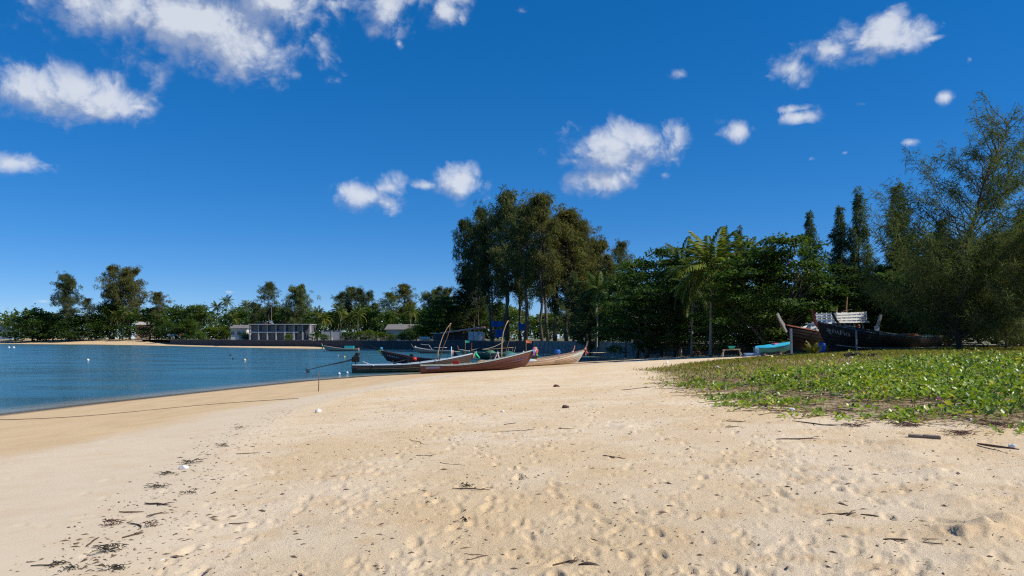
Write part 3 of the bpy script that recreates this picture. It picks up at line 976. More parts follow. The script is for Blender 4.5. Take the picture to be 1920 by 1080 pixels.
# ---- broadleaf wood in the middle right
for a in [
 ('brd', 0, 1195, 118, 492, 'bright green broadleaf tree right of the grove with open top', (1.15, 1.1, 1), .9),
 ('brd', 1, 1240, 112, 466, 'broadleaf tree with airy crown left of the palms', (.8, .85, .8), .8),
 ('brd', 2, 1210, 104, 540, 'dark green broadleaf tree low behind the sea wall', DK, 1.25),
 ('bfar', 0, 1270, 122, 520, 'dark leafy tree between the two palms', DK, 1.1),
 ('brd', 0, 1300, 100, 500, 'broadleaf tree in shade left of the tall palm trunk', DK, 1.0),
 ('brd', 1, 1385, 90, 520, 'leafy green tree right of the tall palm trunk', GREEN, 1.0),
 ('brd', 2, 1425, 82, 470, 'layered broadleaf tree left of the beached fishing boat', (.85, .9, .85), 1.1),
 ('brd', 0, 1480, 80, 448, 'tall layered broadleaf tree above the fishing boat bow', (.9, .92, .85), 1.0),
 ('brd', 1, 1545, 86, 520, 'broadleaf tree behind the white wheelhouse', GREEN, 1.1),
 ('brd', 2, 1625, 80, 500, 'broadleaf tree right of the wheelhouse mast', GREEN, 1.2),
 ('brd', 1, 1700, 76, 520, 'dark broadleaf tree behind the black boat stern', DK, 1.2),
 ('bfar', 1, 1350, 108, 545, 'dark undergrowth tree behind the tall palm', DK, 1.2),
 ('bfar', 0, 1450, 98, 540, 'dark undergrowth tree behind the turquoise covered boat', DK, 1.3),
 ('bfar', 1, 1590, 98, 530, 'dark undergrowth tree deep behind the wheelhouse', DK, 1.3),
 ('bfar', 0, 1780, 90, 480, 'dark undergrowth tree deep behind the big feathery casuarina', DK, 1.6),
 ('bfar', 1, 1900, 84, 470, 'dark undergrowth tree at the right picture edge', DK, 1.6),
 ('bfar', 1, 1180, 140, 560, 'dark undergrowth tree behind the sea wall at wood left', DK, 1.2),
 ('bfar', 0, 1660, 92, 500, 'dark undergrowth tree behind the conical casuarinas', DK, 1.3),
]:
    plant('broadleaf_tree', a[0], a[1], a[2], a[3], a[4], a[5], a[6], a[7])
palm(1335, 84, 506, 'tall coconut palm with drooping yellowish fronds and bare grey trunk', .15, 2, 1.3, (1.55, 1.4, 1.0), parts=True)
palm(1280, 104, 500, 'shorter coconut palm with dark fronds left of the tall palm', .3, 1, 1.1, DK, parts=True)
palm(1300, 96, 540, 'low coconut palm crown in the shade left of the tall palm trunk', .2, 0, 1.0, DK)
palm(1175, 125, 540, 'coconut palm crown in the shade right of the grove', .2, 2, 1.1, DK)
palm(1400, 100, 482, 'coconut palm showing only its crown right of the tall palm', .3, 2, 1.0, GREEN)
GY = 'young conical casuarinas on the right skyline'
for i, a in enumerate([
 (1360, 112, 428, 'left of two thin conical casuarinas behind the tall palm', .7),
 (1386, 108, 430, 'right of two thin conical casuarinas behind the tall palm', .8),
 (1520, 92, 400, 'lone conical casuarina left of the twin spires', .8),
 (1574, 90, 392, 'left and lower of the twin conical casuarinas', .95),
 (1610, 88, 360, 'right and taller of the twin conical casuarinas', .85),
 (1690, 80, 348, 'conical casuarina left of the big feathery one', 1.0),
 (1757, 70, 440, 'bushy young casuarina at the left flank of the big feathery one', 1.35),
 (1895, 62, 452, 'bushy young casuarina at the right picture edge', 1.5),
 (1772, 78, 415, 'thin dark casuarina spire just left of the big feathery trunk', .85),
 (1690, 78, 450, 'low feathery casuarina behind the stern of the black boat', 1.35),
 (1915, 70, 396, 'conical casuarina tip beyond the right picture edge tree', 1.0),
 (1265, 100, 545, 'dark feathery casuarina in front of the airy broadleaf tree', 1.5),
 (1215, 110, 585, 'low feathery casuarina behind the sea wall, left of the dark one', 1.7),
 (1325, 118, 462, 'feathery casuarina tip left behind the tall palm crown', 1.0),
 (1448, 96, 462, 'feathery casuarina tip above the turquoise covered boat', 1.0),
]):
    plant('young_casuarina_tree', 'yng', i, a[0], a[1], a[2], a[3], (DK, GREEN)[i % 2] if i > 5 else (.85, .95, .9), a[4] * (1.1 if i > 5 else .82), group=GY)
# the big feathery casuarina at the right
HERO = casuarina_young(77, 13.0, 5.8, .05, 128, 112, (16, 46), .86, .36, .032, .9, 3.1)
zb = gz(PX(1800, 56), 56)
put_tree('young_casuarina_tree', HERO, FOL_CAS, BARK_CAS, (PX(1800, 56), 56, zb - .05), ((PZ(214, 56) - zb) / 13.3,) * 3, 0.15,
         'big feathery casuarina with open wispy top at the right', 'tree', None, (.95, 1.02, .85))
SKIRT = casuarina_young(78, 7.0, 4.6, .03, 90, 60, (5, 35), .8, .40, .034, 0, .2)
for i, (px, D, ty, s, lab) in enumerate([(1885, 56, 440, .95, 'low spreading casuarina under the big feathery one'), (1745, 70, 505, .9, 'dark spreading casuarina boughs behind the black boat stern'), (1945, 50, 425, .9, 'spreading casuarina boughs cut by the right picture edge'), (1800, 66, 450, 1.0, 'dark spreading casuarina behind the big feathery trunk')]):
    x = PX(px, D); z = gz(x, D); s2 = (PZ(ty, D) - z) / 7.1
    put_tree('casuarina_bush', SKIRT, FOL_CAS, BARK_CAS, (x, D, z - .05), (s2 * s, s2 * s, s2), i * 1.7, lab, 'tree', None, (DK, (1.15, 1.1, .95))[i in (0, 2)])

# ---- far shore: left and centre-left skyline
FARC = [
 ('old', 0, 128, 432, 503, 'tall ragged casuarina at far left above the low dark trees', GREEN, .62),
 ('old', 3, 166, 430, 556, 'small thin casuarina right of the tall far left one', GREEN, .8),
 ('old', 2, 245, 440, 494, 'broad brown casuarina above the far left palms', BRN, .70),
 ('old', 1, 212, 445, 530, 'brown casuarina shoulder left of the broad brown one', BRN, .9),
 ('old', 1, 300, 420, 545, 'dull green casuarina right of the broad brown one', BRN, .8),
 ('old', 3, 503, 330, 526, 'slim casuarina above the grey two storey house', GREEN, .9),
 ('old', 2, 552, 335, 530, 'round crowned casuarina behind the grey two storey house', PALE, .62),
 ('old', 0, 482, 345, 560, 'low dark casuarina left of the slim one', DK, .6),
 ('old', 3, 641, 300, 545, 'left of three casuarinas behind the moored boat', DK, .9),
 ('old', 1, 660, 305, 536, 'middle of three casuarinas behind the moored boat', GREEN, .9),
 ('old', 0, 688, 300, 533, 'right of three casuarinas behind the moored boat', DK, .62),
 ('old', 1, 757, 285, 530, 'brown round casuarina above the grey roofed cottage', BRN, 1.0),
 ('old', 3, 728, 280, 545, 'grey green casuarina left of the brown round one', PALE, 1.0),
 ('old', 0, 803, 270, 535, 'pale casuarina right of the brown round one', PALE, .66),
 ('old', 2, 840, 262, 533, 'casuarina beside the left edge of the central grove', GREEN, .5),
 ('old', 3, 706, 300, 565, 'short casuarina in the gap left of the cottage', GREEN, 1.0),
]
for a in FARC:
    plant('casuarina_tree', a[0], a[1], a[2], a[3], a[4] + 3, a[5], a[6], a[7] * 1.4, group='casuarinas on the far shore skyline')
for i, a in enumerate([
 (28, 455, 592, 'low spreading dark tree at the far left end of the beach', GREEN, 1.3),
 (62, 440, 577, 'dark layered tree with pointed top at far left', DK, 1.1),
 (98, 436, 590, 'spreading dark tree below the tall far left casuarina', GREEN, 1.3),
 (143, 432, 592, 'dark tree right below the tall far left casuarina', DK, 1.3),
 (178, 436, 590, 'dark leafy tree in the gap left of the far palms', DK, 1.2),
 (205, 440, 565, 'rounded green tree left behind the far palms', GREEN, .9),
 (280, 425, 575, 'green tree mass right of the far palms', GREEN, 1.2),
 (330, 405, 572, 'tall green tree mass left of the far lamp post', GREEN, 1.1),
 (372, 395, 570, 'green tree mass beside the far lamp post', GREEN, 1.0),
 (318, 372, 602, 'round dark green bush at the end of the far sea wall', DK, 1.0),
 (350, 372, 598, 'broad green bush behind the far sea wall', GREEN, 1.2),
 (397, 330, 612, 'bright green bush left of the small grey roofed house', YEL, 1.6),
 (420, 330, 612, 'bright green hedge beside the small grey roofed house', YEL, 1.5),
 (445, 370, 575, 'green tree behind the small grey roofed house', GREEN, 1.2),
 (520, 350, 575, 'green tree behind the grey two storey house', DK, 1.4),
 (570, 345, 578, 'green tree right behind the grey two storey house', GREEN, 1.1),
 (620, 310, 582, 'leafy tree right of the grey two storey house', GREEN, 1.2),
 (690, 285, 576, 'round green tree below the right of three casuarinas', (1.2, 1.2, .9), 1.1),
 (725, 272, 585, 'green tree left behind the grey roofed cottage', GREEN, 1.0),
 (775, 268, 580, 'green tree behind the grey roofed cottage', GREEN, 1.1),
 (815, 262, 575, 'green tree behind the restaurant', DK, 1.2),
 (865, 262, 570, 'dark tree behind the restaurant beside the grove', DK, 1.2),
 (780, 232, 608, 'dark bush left of the restaurant awning', DK, 1.2),
 (950, 300, 575, 'sunlit green tree far behind the bare grove trunks', YEL, 1.5),
 (1030, 300, 585, 'yellow green tree seen between the grove trunks', YEL, 1.5),
 (1090, 290, 585, 'green tree far behind the right of the grove', GREEN, 1.4),
]):
    plant('broadleaf_tree', 'bfar', i, a[0], a[1], a[2], a[3], a[4], a[5], group='leafy trees on the far shore')
plant('umbrella_tree', 'brd', 2, 842, 217, 556, 'flat topped spreading tree over the restaurant', (1.1, 1.1, .9), 1.45)
for i, a in enumerate([
 (218, 425, 592, -2, 'leftmost palm of the far left clump'), (233, 424, 584, 1, 'middle palm of the far left clump, yellowish'), (246, 426, 594, 3, 'right palm of the far left clump'),
 (407, 385, 576, 0, 'palm left of the far lamp post'), (425, 382, 567, 0, 'tall palm right of the far lamp post'), (438, 350, 597, 0, 'lower bright palm above the hedge'), (462, 375, 574, 0, 'palm left of the two storey house'),
 (535, 335, 590, 0, 'palm behind the two storey house roof'), (596, 300, 588, 0, 'leftmost palm of the row right of the two storey house'), (606, 295, 598, 0, 'low palm second in the row right of the two storey house'),
 (636, 285, 583, -1, 'tallest palm of the row below the three casuarinas'), (640, 288, 594, 2, 'palm with leaning trunk below the three casuarinas'), (655, 280, 598, 1.5, 'small palm with curved trunk left of the round green tree'), (671, 275, 590, 0, 'palm in front of the round green tree'),
 (770, 250, 583, 0, 'palm with thick trunk above the cottage roof'), (620, 300, 597, 0, 'dark palm between the row palms'), (380, 390, 585, 0, 'palm standing in the green mass left of the lamp post'), (490, 355, 588, 0, 'palm behind the left of the two storey house'),
]):
    palm(a[0], a[1], a[2], 'coconut palm: ' + a[4], a[3], i, 1.15 if a[1] > 350 else 1.0, ((1.3, 1.2, .9), GREEN, (1.15, 1.05, .9))[i % 3], group='coconut palms on the far shore')

# ---- far-off wood behind everything, one mass
r = np.random.default_rng(303)
n = 26000
a = r.uniform(-46, 46, n); Dd = r.uniform(520, 600, n)
x = np.tan(np.radians(a)) * Dd
top = 12 + 9 * (vnoise(x / 22, x * 0, 91)) + 5 * vnoise(x / 6, Dd / 9, 92)
z = TZ + top * r.random(n) ** .75
L = r.uniform(1.6, 3.2, n)
v_, f_ = leaf_quads(np.stack([x, Dd, z], 1), r.normal(size=(n, 3)), r.normal(size=(n, 3)) + [0, 0, .8], L, L * .7, .1)
wood = obj('distant_wood', fastmesh('distant_wood', v_, f_, np.repeat(r.random(n), 4)), FOL_BROAD)
tag(wood, 'far-off green wood closing the view behind the shore trees', 'wood', kind='stuff')
# ------------------------------------------------------------------ boats
WOODD = paint((.16, .10, .065), (.09, .055, .04), .7, 3, 'dark_wood', (.3, 1, 1))
WOODL = paint((.42, .32, .22), (.30, .22, .15), .75, 3, 'pale_wood', (.3, 1, 1))
WOODG = paint((.30, .285, .27), (.17, .15, .13), .85, 4, 'weathered_wood', (1, 1, .2))
BAMBOO = paint((.52, .36, .18), (.33, .21, .10), .55, 5, 'bamboo', (1, 1, .2))
BLACKM = paint((.02, .02, .022), (.05, .045, .04), .45, 6, 'engine_black', None, (.5, .7), .3)
STEEL = paint((.10, .10, .11), (.13, .09, .07), .4, 6, 'dark_steel', None, (.5, .75), .8)
WHITEP = paint((.70, .70, .68), (.45, .42, .38), .55, 4, 'white_paint')
REDP = paint((.55, .04, .03), (.38, .03, .03), .5, 4, 'red_paint')
def cloth(col, name='cloth'):
    return paint(col, tuple(c * .8 for c in col), .9, 8, name, None, (.5, .7), 0, .1)

class Hull:
    """a longtail hull: bow at +x, keel bottom at z=0 amidships"""
    def __init__(s, L, B, H, bow, stern=.15, rake=1.2, kb=.5, sw=.6):
        s.L, s.B, s.H, s.bow, s.stern, s.rake, s.kb, s.sw = L, B, H, bow, stern, rake, kb, sw
    def w(s, t):
        if t < .5: q = s.sw + (1 - s.sw) * math.sin(math.pi * t)
        else: q = max(0.0, math.cos(((t - .5) / .5) ** 1.7 * math.pi / 2)) ** .85
        return max(s.B / 2 * q, .03)
    def zs(s, t):
        return s.H + s.stern * (max(0, .4 - t) / .4) ** 2 + s.bow * (max(0, t - .3) / .7) ** 2.3
    def zk(s, t):
        return s.kb * (max(0, t - .7) / .3) ** 2
    def pt(s, t, u, side, inset=0.0):
        w = max(s.w(t) - inset, .005)
        z = s.zk(t) + (s.zs(t) - s.zk(t)) * u ** 1.2
        y = w * math.sin(math.pi / 2 * u) ** .72
        lap = .018 * ((u * 7) % 1.0) * (u > .12) * (inset == 0) * min(1, w / .2)
        x = -s.L / 2 + s.L * t + s.rake * u * (max(0, t - .6) / .4) ** 2
        return (x, side * (y - lap), z)
    def shell(s, mb, n=36, m=15):
        rows = []
        for i in range(n):
            t = 1 - (1 - i / (n - 1)) ** 1.25
            rows.append([s.pt(t, 1 - j / m, -1) for j in range(m)] + [s.pt(t, 0, 1)] + [s.pt(t, (j + 1) / m, 1) for j in range(m)])
        k = 2 * m + 1
        v = [p for r_ in rows for p in r_]
        f = [(i*k+j, (i+1)*k+j, (i+1)*k+j+1, i*k+j+1) for i in range(n-1) for j in range(k-1)]
        f.append(tuple(range(k)))                                   # transom
        f.append(tuple((n - 1) * k + j for j in range(k))[::-1])
        mb.add(v, f)
        # inside skin down to the bottom boards
        rows = []
        us = [1, .8, .6, .42, .30]
        for i in range(n):
            t = .015 + .965 * i / (n - 1)
            rows.append([s.pt(t, u, -1, .05) for u in us] + [s.pt(t, u, 1, .05) for u in us[::-1]])
        k = len(us) * 2
        v = [p for r_ in rows for p in r_]
        f = [(i*k+j, i*k+j+1, (i+1)*k+j+1, (i+1)*k+j) for i in range(n-1) for j in range(k-1)]
        f.append(tuple(range(k))[::-1]); f.append(tuple((n - 1) * k + j for j in range(k)))
        mb.add(v, f)
        return mb
    def rail(s, mb, side, w=.11, h=.09, n=30):
        v = []
        for i in range(n):
            t = i / (n - 1) * .985
            x, y, z = s.pt(t, 1, side)
            for dy, dz in ((-w * .75, -h * .3), (w * .25, -h * .3), (w * .25, h * .7), (-w * .75, h * .7)):
                yy = y + side * dy
                if side * yy < 0: yy = 0.0
                v.append((x, yy, z + dz))
        f = [(i*4+j, (i+1)*4+j, (i+1)*4+(j+1)%4, i*4+(j+1)%4) for i in range(n-1) for j in range(4)]
        f += [(0, 1, 2, 3), tuple((n-1)*4 + j for j in (3, 2, 1, 0))]
        mb.add(v, f); return mb
    def tip(s):
        return Vector((s.L / 2 + s.rake, 0, s.zs(1)))

def stem_post(root, hull, dx, dz, mat, w=.20, th=.11, low=.35):
    """blade-like stem rising from the bow"""
    tp = hull.tip(); mb = MB()
    pts = [(tp.x - .45, tp.z - low), (tp.x, tp.z - .02), (tp.x + dx * .55, tp.z + dz * .45), (tp.x + dx, tp.z + dz)]
    v = []
    for i, (x, z) in enumerate(pts):
        k = w * (1 - .12 * i)
        nx, nz = (-(dz), dx); l = math.hypot(nx, nz) or 1; nx /= l; nz /= l
        for a, b_ in ((-1, -1), (1, -1), (1, 1), (-1, 1)):
            v.append((x + nx * k * .5 * a, th * .5 * b_, z + nz * k * .5 * a))
    f = [(i*4+j, (i+1)*4+j, (i+1)*4+(j+1)%4, i*4+(j+1)%4) for i in range(len(pts)-1) for j in range(4)]
    f += [(3, 2, 1, 0), tuple((len(pts)-1)*4 + j for j in range(4))]
    return mb.add(v, f).build('stem_post', mat, root)
def ribbon(root, p, col, L=.55, w=.12, seed=0, name='ribbon'):
    """a cloth strip tied round and hanging with folds"""
    r = random.Random(seed); p = Vector(p); v = []; n = 7
    dx, dy = r.uniform(-.25, .25), r.uniform(-.2, .2)
    for i in range(n):
        t = i / (n - 1); k = .35 + .65 * math.sin(math.pi * (.15 + .7 * t))
        c = p + Vector((dx * t + .05 * math.sin(5 * t + seed), dy * t + .04 * math.cos(4 * t), -L * t))
        v += [tuple(c + Vector((-w * k / 2, -.02 * i, 0))), tuple(c + Vector((0, .035, -.02))), tuple(c + Vector((w * k / 2, -.01 * i, .01))), tuple(c + Vector((0, -.03, .0)))]
    f = [(i*4+j, (i+1)*4+j, (i+1)*4+(j+1)%4, i*4+(j+1)%4) for i in range(n-1) for j in range(4)] + [(0,1,2,3), tuple((n-1)*4+j for j in (3,2,1,0))]
    return MB().add(v, f).build(name, cloth(col, 'ribbon_cloth'), root)
def wrap(root, p, col, r=.17, h=.28):
    return MB().lathe([(r*.8, 0), (r*1.05, h*.3), (r*.85, h*.55), (r, h*.8), (r*.7, h)], 9, (p[0], p[1], p[2])).build('ribbon_wrap', cloth(col, 'ribbon_cloth'), root)
def longtail_engine(root, p, shaft_end, red=False, s=1.0, boom=None):
    """motor on a swivel post with the long propeller shaft"""
    p = Vector(p)
    e = MB()
    e.box(p + Vector((0, 0, .42 * s)), (.62 * s, .40 * s, .40 * s))
    e.box(p + Vector((.05 * s, 0, .70 * s)), (.42 * s, .34 * s, .20 * s))
    e.lathe([(.17 * s, 0), (.20 * s, .04), (.20 * s, .16 * s), (.10 * s, .20 * s)], 12, (p.x + .16 * s, p.y, p.z + .78 * s))
    for i in range(4): e.box(p + Vector((-.22 * s + .13 * s * i, 0, .42 * s)), (.03, .46 * s, .44 * s))
    eo = e.build('engine_block', BLACKM, root)
    if red:
        MB().lathe([(.05, -.2*s), (.22*s, -.16*s), (.26*s, 0), (.22*s, .16*s), (.05, .2*s)], 12, (p.x + .42*s, p.y - .1, p.z + .45*s)).build('fuel_tank', REDP, root, True)
    mt = MB(); mt.tube([p + Vector((0, 0, -.25)), p + Vector((0, 0, .25 * s))], .055, 8); mt.box(p + Vector((0, 0, .20 * s)), (.5 * s, .3 * s, .05)); mt.build('swivel_mount', STEEL, root)
    q = Vector(shaft_end); a = p + Vector((-.25 * s, 0, .42 * s))
    sh_ = MB(); sh_.tube([a, a.lerp(q, .5), q], [.055, .045, .038], 8)
    sh_.tube([a + Vector((0, 0, -.12)), a.lerp(q, .45) + Vector((0, 0, -.04))], .025, 6)
    so = sh_.build('propeller_shaft', STEEL, root)
    u = (q - a).normalized()
    pr = MB(); rot = u.to_track_quat('X', 'Z').to_matrix()
    pr.tube([q - u * .08, q + u * .12], [.06, .03], 8)
    for k in range(3):
        rm = rot @ Matrix.Rotation(k * 2.094, 3, 'X')
        c = q + rm @ Vector((.02, 0, .14)); pr.box(c, (.03, .13, .22), rm @ Matrix.Rotation(.5, 3, 'Z'))
    po = pr.build('propeller', STEEL, so)
    fin = MB(); fin.box(q + Vector((.12, 0, -.16)), (.3, .015, .22)); fin.build('skeg', STEEL, so)
    th = MB(); th.tube([p + Vector((.25 * s, 0, .5 * s)), p + Vector((.7 * s, .1, .62 * s)), p + Vector((1.25 * s, .12, .6 * s))], .022, 6); th.build('tiller_handle', STEEL, root)
    return eo

def longtail(bow, stern, zb, zst, hull, hmat, rmat, label, stem=None, thwarts=5, inner=None, name='longtail_boat', roll=0, rope=False):
    """bow, stern: (x, y) of the keel ends on the ground; zb, zst their heights"""
    b = Vector((*bow, zb)); s = Vector((*stern, zst)); d = b - s
    hull.L = d.length
    root = empty(name, (b + s) / 2)
    root.rotation_euler = (roll, -math.asin(max(-1, min(1, d.z / d.length))), math.atan2(d.y, d.x))
    hull.shell(MB()).build('hull', hmat, root)
    for sd in (-1, 1): hull.rail(MB(), sd).build('gunwale', rmat, root)
    for i in range(thwarts):
        t = .12 + .66 * i / max(1, thwarts - 1)
        w = hull.w(t) * 2 - .06; z = hull.zs(t) - .14
        MB().box((-hull.L / 2 + hull.L * t, 0, z), (.22, w * .98, .045)).build('thwart', inner or WOODL, root)
    if stem: stem_post(root, hull, *stem)
    return root

def sand_at(x, y): return gz(x, y)

# -- brown boat on the sand (nearest of the left group)
h = Hull(9.6, 1.75, .72, 1.02, .10, 1.0, .30)
bb, bs = (PX(985, 67.8), 67.8), (PX(789, 66.8), 66.8)
zB = sand_at(*bb) - .04; zS = sand_at(*bs) - .06
B4 = longtail(bb, bs, zB, zS, h, hullmat('brown_hull', (.135, .05, .04), (.09, .04, .03), .16, (.26, .16, .12)), paint((.46, .54, .50), (.28, .22, .18), .7, 5, 'grey_green_rail'), 'brown', (.16, .22, paint((.30, .42, .40), (.2, .1, .08), .7, 4, 'bow_green'), .18), 5)
tag(B4, 'brown wooden longtail boat beached nearest on the sand, bow to the right', 'boat', 'beached and moored longtail boats')
wrap(B4, (h.tip().x - .05, 0, h.tip().z - .05), (.75, .22, .20)); 
for i, c in enumerate([(.80, .16, .18), (.72, .62, .64), (.30, .55, .12), (.12, .30, .52), (.80, .22, .20), (.45, .10, .55)]):
    ribbon(B4, (h.tip().x + .08 - .09 * i * .6, .1 * (-1) ** i - .06, h.tip().z + .12), c, .45 + .12 * (i % 3), .16, i)
pl = MB()
for k in range(3):     # worn blue registration marks by the bow
    for j in range(2):
        t = .87 + .028 * k; p0 = h.pt(t, .62 + .12 * j, -1); pl.box((p0[0], p0[1] - .012, p0[2]), (.14, .012, .07))
pl.build('registration_mark', paint((.12, .14, .35), (.2, .1, .1), .7, 9, 'faded_blue'), B4)
for t, y in ((.25, .25), (.42, -.2), (.55, .2)):
    MB().tube([(-h.L/2 + h.L*t, y, .35), (-h.L/2 + h.L*t + 1.2, y + .1, .62)], .03, 6).build('oar', WOODL, B4)
st_ = MB()
for t in (.28, .36, .45, .53, .60):     # rowlock stubs on the near rail
    p0 = h.pt(t, 1, -1); st_.box((p0[0], p0[1] + .03, p0[2] + .10), (.07, .06, .16))
st_.build('rail_stubs', WOODD, B4)

# -- dark boat with pale blue rail, stern and engine to the left
h3 = Hull(11.6, 1.7, .80, .95, .05, 1.0, .25)
bb, bs = (PX(872, 74), 74), (PX(660, 71.0), 71.0)
B3 = longtail(bb, bs, .04, -.10, h3, hullmat('dark_hull', (.05, .035, .03), (.10, .105, .05), .30, (.17, .13, .09)), paint((.50, .62, .72), (.42, .46, .48), .55, 5, 'pale_blue_rail'), 'b3', (.2, .2, paint((.3, .42, .5), (.2, .2, .2), .7, 4, 'bow_blue'), .16), 5)
tag(B3, 'long dark boat with pale blue rail and long propeller shaft over the water', 'boat', 'beached and moored longtail boats')
eng = Vector((-h3.L / 2 + .35, 0, h3.zs(.03) + .05))
longtail_engine(B3, eng, eng + Vector((-4.5, 0, -.42)), False, 1.15)
for i, c in enumerate([(.05, .55, .28), (.65, .12, .12), (.05, .50, .25)]):
    ribbon(B3, (h3.tip().x - .05 + .1 * i, -.08, h3.tip().z + .1), c, .6, .17, 20 + i)
dk = MB(); dk.box((-h3.L / 2 + 3.2, .1, .62), (3.2, 1.0, .05)); dk.build('turquoise_deck', paint((.05, .38, .55), (.10, .25, .32), .6, 4, 'turquoise'), B3)
MB().tube([(-h3.L/2 + 1.0, -.4, 1.15), (-h3.L/2 + 2.0, -.75, .75)], .035, 6).build('strut', WHITEP, B3)

def seams(root, hull, side, us, t0=.04, t1=.93, mat=None, w=.012):
    m_ = MB(); ts = np.linspace(t0, t1, 22)
    for u in us:
        for a_, b_ in zip(ts[:-1], ts[1:]):
            p0, p1 = hull.pt(a_, u, side), hull.pt(b_, u, side)
            m_.bar((p0[0], p0[1] + side * .008, p0[2]), (p1[0], p1[1] + side * .008, p1[2]), w, .022)
    m_.build('plank_seams', mat or WOODD, root)
def lining(root, hull, side, t0, t1, mat, u0=.45, u1=.93):
    ts = np.linspace(t0, t1, 12); v = []
    for t in ts:
        for u in (u0, u1):
            x_, y_, z_ = hull.pt(t, u, side, .075); v.append((x_, y_, z_))
            v.append((x_, y_ + side * .015, z_))
    f = []
    for i in range(11):
        a_ = i * 4; b_ = a_ + 4
        f += [(a_, b_, b_ + 2, a_ + 2), (a_ + 1, a_ + 3, b_ + 3, b_ + 1), (a_ + 2, b_ + 2, b_ + 3, a_ + 3)]
    MB().add(v, f).build('inner_lining', mat, root)
lining(B3, h3, 1, .08, .62, paint((.06, .42, .62), (.12, .30, .40), .6, 3, 'turquoise_lining'))
lining(B4, h, 1, .10, .80, paint((.20, .12, .085), (.12, .07, .05), .7, 3, 'brown_lining'))
seams(B4, h, -1, (.30, .52, .74), mat=paint((.05, .02, .016), None, .8, 5, 'seam_tar'))
seams(B3, h3, -1, (.42, .62), mat=paint((.24, .20, .13), None, .8, 5, 'weathered_seam'), w=.03)
MB().box((-h.L / 2 + 1.1, -.9, .60), (1.3, .03, .16), Matrix.Rotation(.1, 3, 'Z')).build('patch_board', paint((.10, .10, .17), None, .8, 5, 'blue_black_patch'), B4)

# -- maroon boat behind it, bow to the left
h2 = Hull(9.5, 1.7, .62, 1.1, .05, 1.0, .35)
bb, bs = (PX(726, 99), 99), (PX(862, 96), 96)
B2 = longtail(bb, bs, -.06, -.06, h2, hullmat('maroon_hull', (.10, .022, .022), (.07, .02, .02), .12, (.14, .05, .045)), paint((.09, .02, .02), (.16, .08, .06), .6, 5, 'maroon_rail'), 'b2', (1.5, .62, paint((.02, .02, .022), (.06, .03, .03), .6, 4, 'black_stem'), .2), 4)
tag(B2, 'dark maroon longtail boat afloat with blue and yellow bow ribbons', 'boat', 'beached and moored longtail boats')
tp = h2.tip(); wrap(B2, (tp.x + .05, 0, tp.z - .12), (.75, .50, .03), .2, .3); wrap(B2, (tp.x - .12, 0, tp.z + .12), (.08, .30, .45), .2, .32)
ribbon(B2, (tp.x + .08, .1, tp.z), (.80, .55, .04), .7, .2, 31); ribbon(B2, (tp.x - .1, .12, tp.z + .35), (.08, .32, .5), .5, .2, 32)
pl = MB()
for k in range(7):
    t = .93 - .022 * k; p0 = h2.pt(t, .74, 1); pl.box((p0[0], p0[1] + .014, p0[2]), (.10, .014, .10 + .04 * (k % 2)))
pl.build('registration_mark', WHITEP, B2)
e2 = Vector((-h2.L / 2 + 3.4, .0, .72))
longtail_engine(B2, (-h2.L / 2 + .5, 0, h2.zs(.05)), (-h2.L / 2 - 2.6, 0, h2.zs(.05) - .1), False, .9)
longtail_engine(B3, (-h3.L / 2 + 5.6, .35, .85), (-h3.L / 2 + 4.0, .35, .95), True, .95)

# -- far moored boat with turquoise box
h1 = Hull(9, 1.9, .75, .8, .1, 1.0, .3)
B1 = longtail((PX(612, 190), 190), (PX(673, 190), 190), -.1, -.1, h1, hullmat('redbrown_hull', (.62, .32, .25), (.48, .22, .17), .15, (.3, .2, .16)), paint((.45, .40, .36), None, .7, 4, 'buff_rail'), 'b1', (.28, .6, paint((.5, .22, .12), None, .7, 4, 'orange_stem'), .2), 3)
tag(B1, 'small brown boat with turquoise box moored off the far beach', 'boat', 'beached and moored longtail boats')
cb = MB(); cb.box((-1.7, 0, 1.05), (2.3, 1.3, .75)); cb.build('turquoise_box', paint((.02, .42, .40), (.02, .3, .3), .6, 3, 'turquoise_box'), B1)
MB().box((-.3, 0, 1.0), (.7, 1.2, .7)).build('dark_box', BLACKM, B1)
longtail_engine(B1, (-h1.L / 2 + .4, 0, h1.zs(0)), (-h1.L / 2 - 2.5, 0, .6), False, .9)
ribbon(B1, (h1.tip().x + .1, 0, h1.tip().z + .3), (.75, .6, .12), 1.1, .3, 41); ribbon(B1, (h1.tip().x + .05, .1, h1.tip().z + .2), (.2, .55, .35), 1.2, .25, 42)

# -- boat with white rail moored by the wall
h6 = Hull(9, 1.8, .7, .75, .05, 1.0, .3)
B6 = longtail((PX(782, 163), 163), (PX(849, 161), 161), -.08, -.08, h6, hullmat('rust_hull', (.60, .29, .21), (.42, .2, .15), .12, (.3, .2, .15)), paint((.72, .70, .66), None, .6, 4, 'white_rail'), 'b6', (.35, .65, paint((.35, .15, .10), None, .7, 4, 'rust_stem'), .2), 4)
tag(B6, 'brown boat with white rail moored in front of the dark wall', 'boat', 'beached and moored longtail boats')
wrap(B6, (h6.tip().x - .6, 0, h6.tip().z - .1), (.5, .62, .55), .2, .3)
rf = MB(); rf.box((-1.2, 0, 1.35), (2.6, 1.5, .06)); rf.build('sun_roof', WHITEP, B6)
for sx in (-2.3, -.1):
    for sy in (-.6, .6): MB().tube([(sx, sy, .6), (sx, sy, 1.33)], .03, 6).build('roof_post', STEEL, B6)
MB().tube([(.6, 0, .9), (1.3, .2, 1.9), (2.4, .2, 1.95), (3.2, .1, 2.1)], .035, 6).build('bent_pipe', WHITEP, B6)

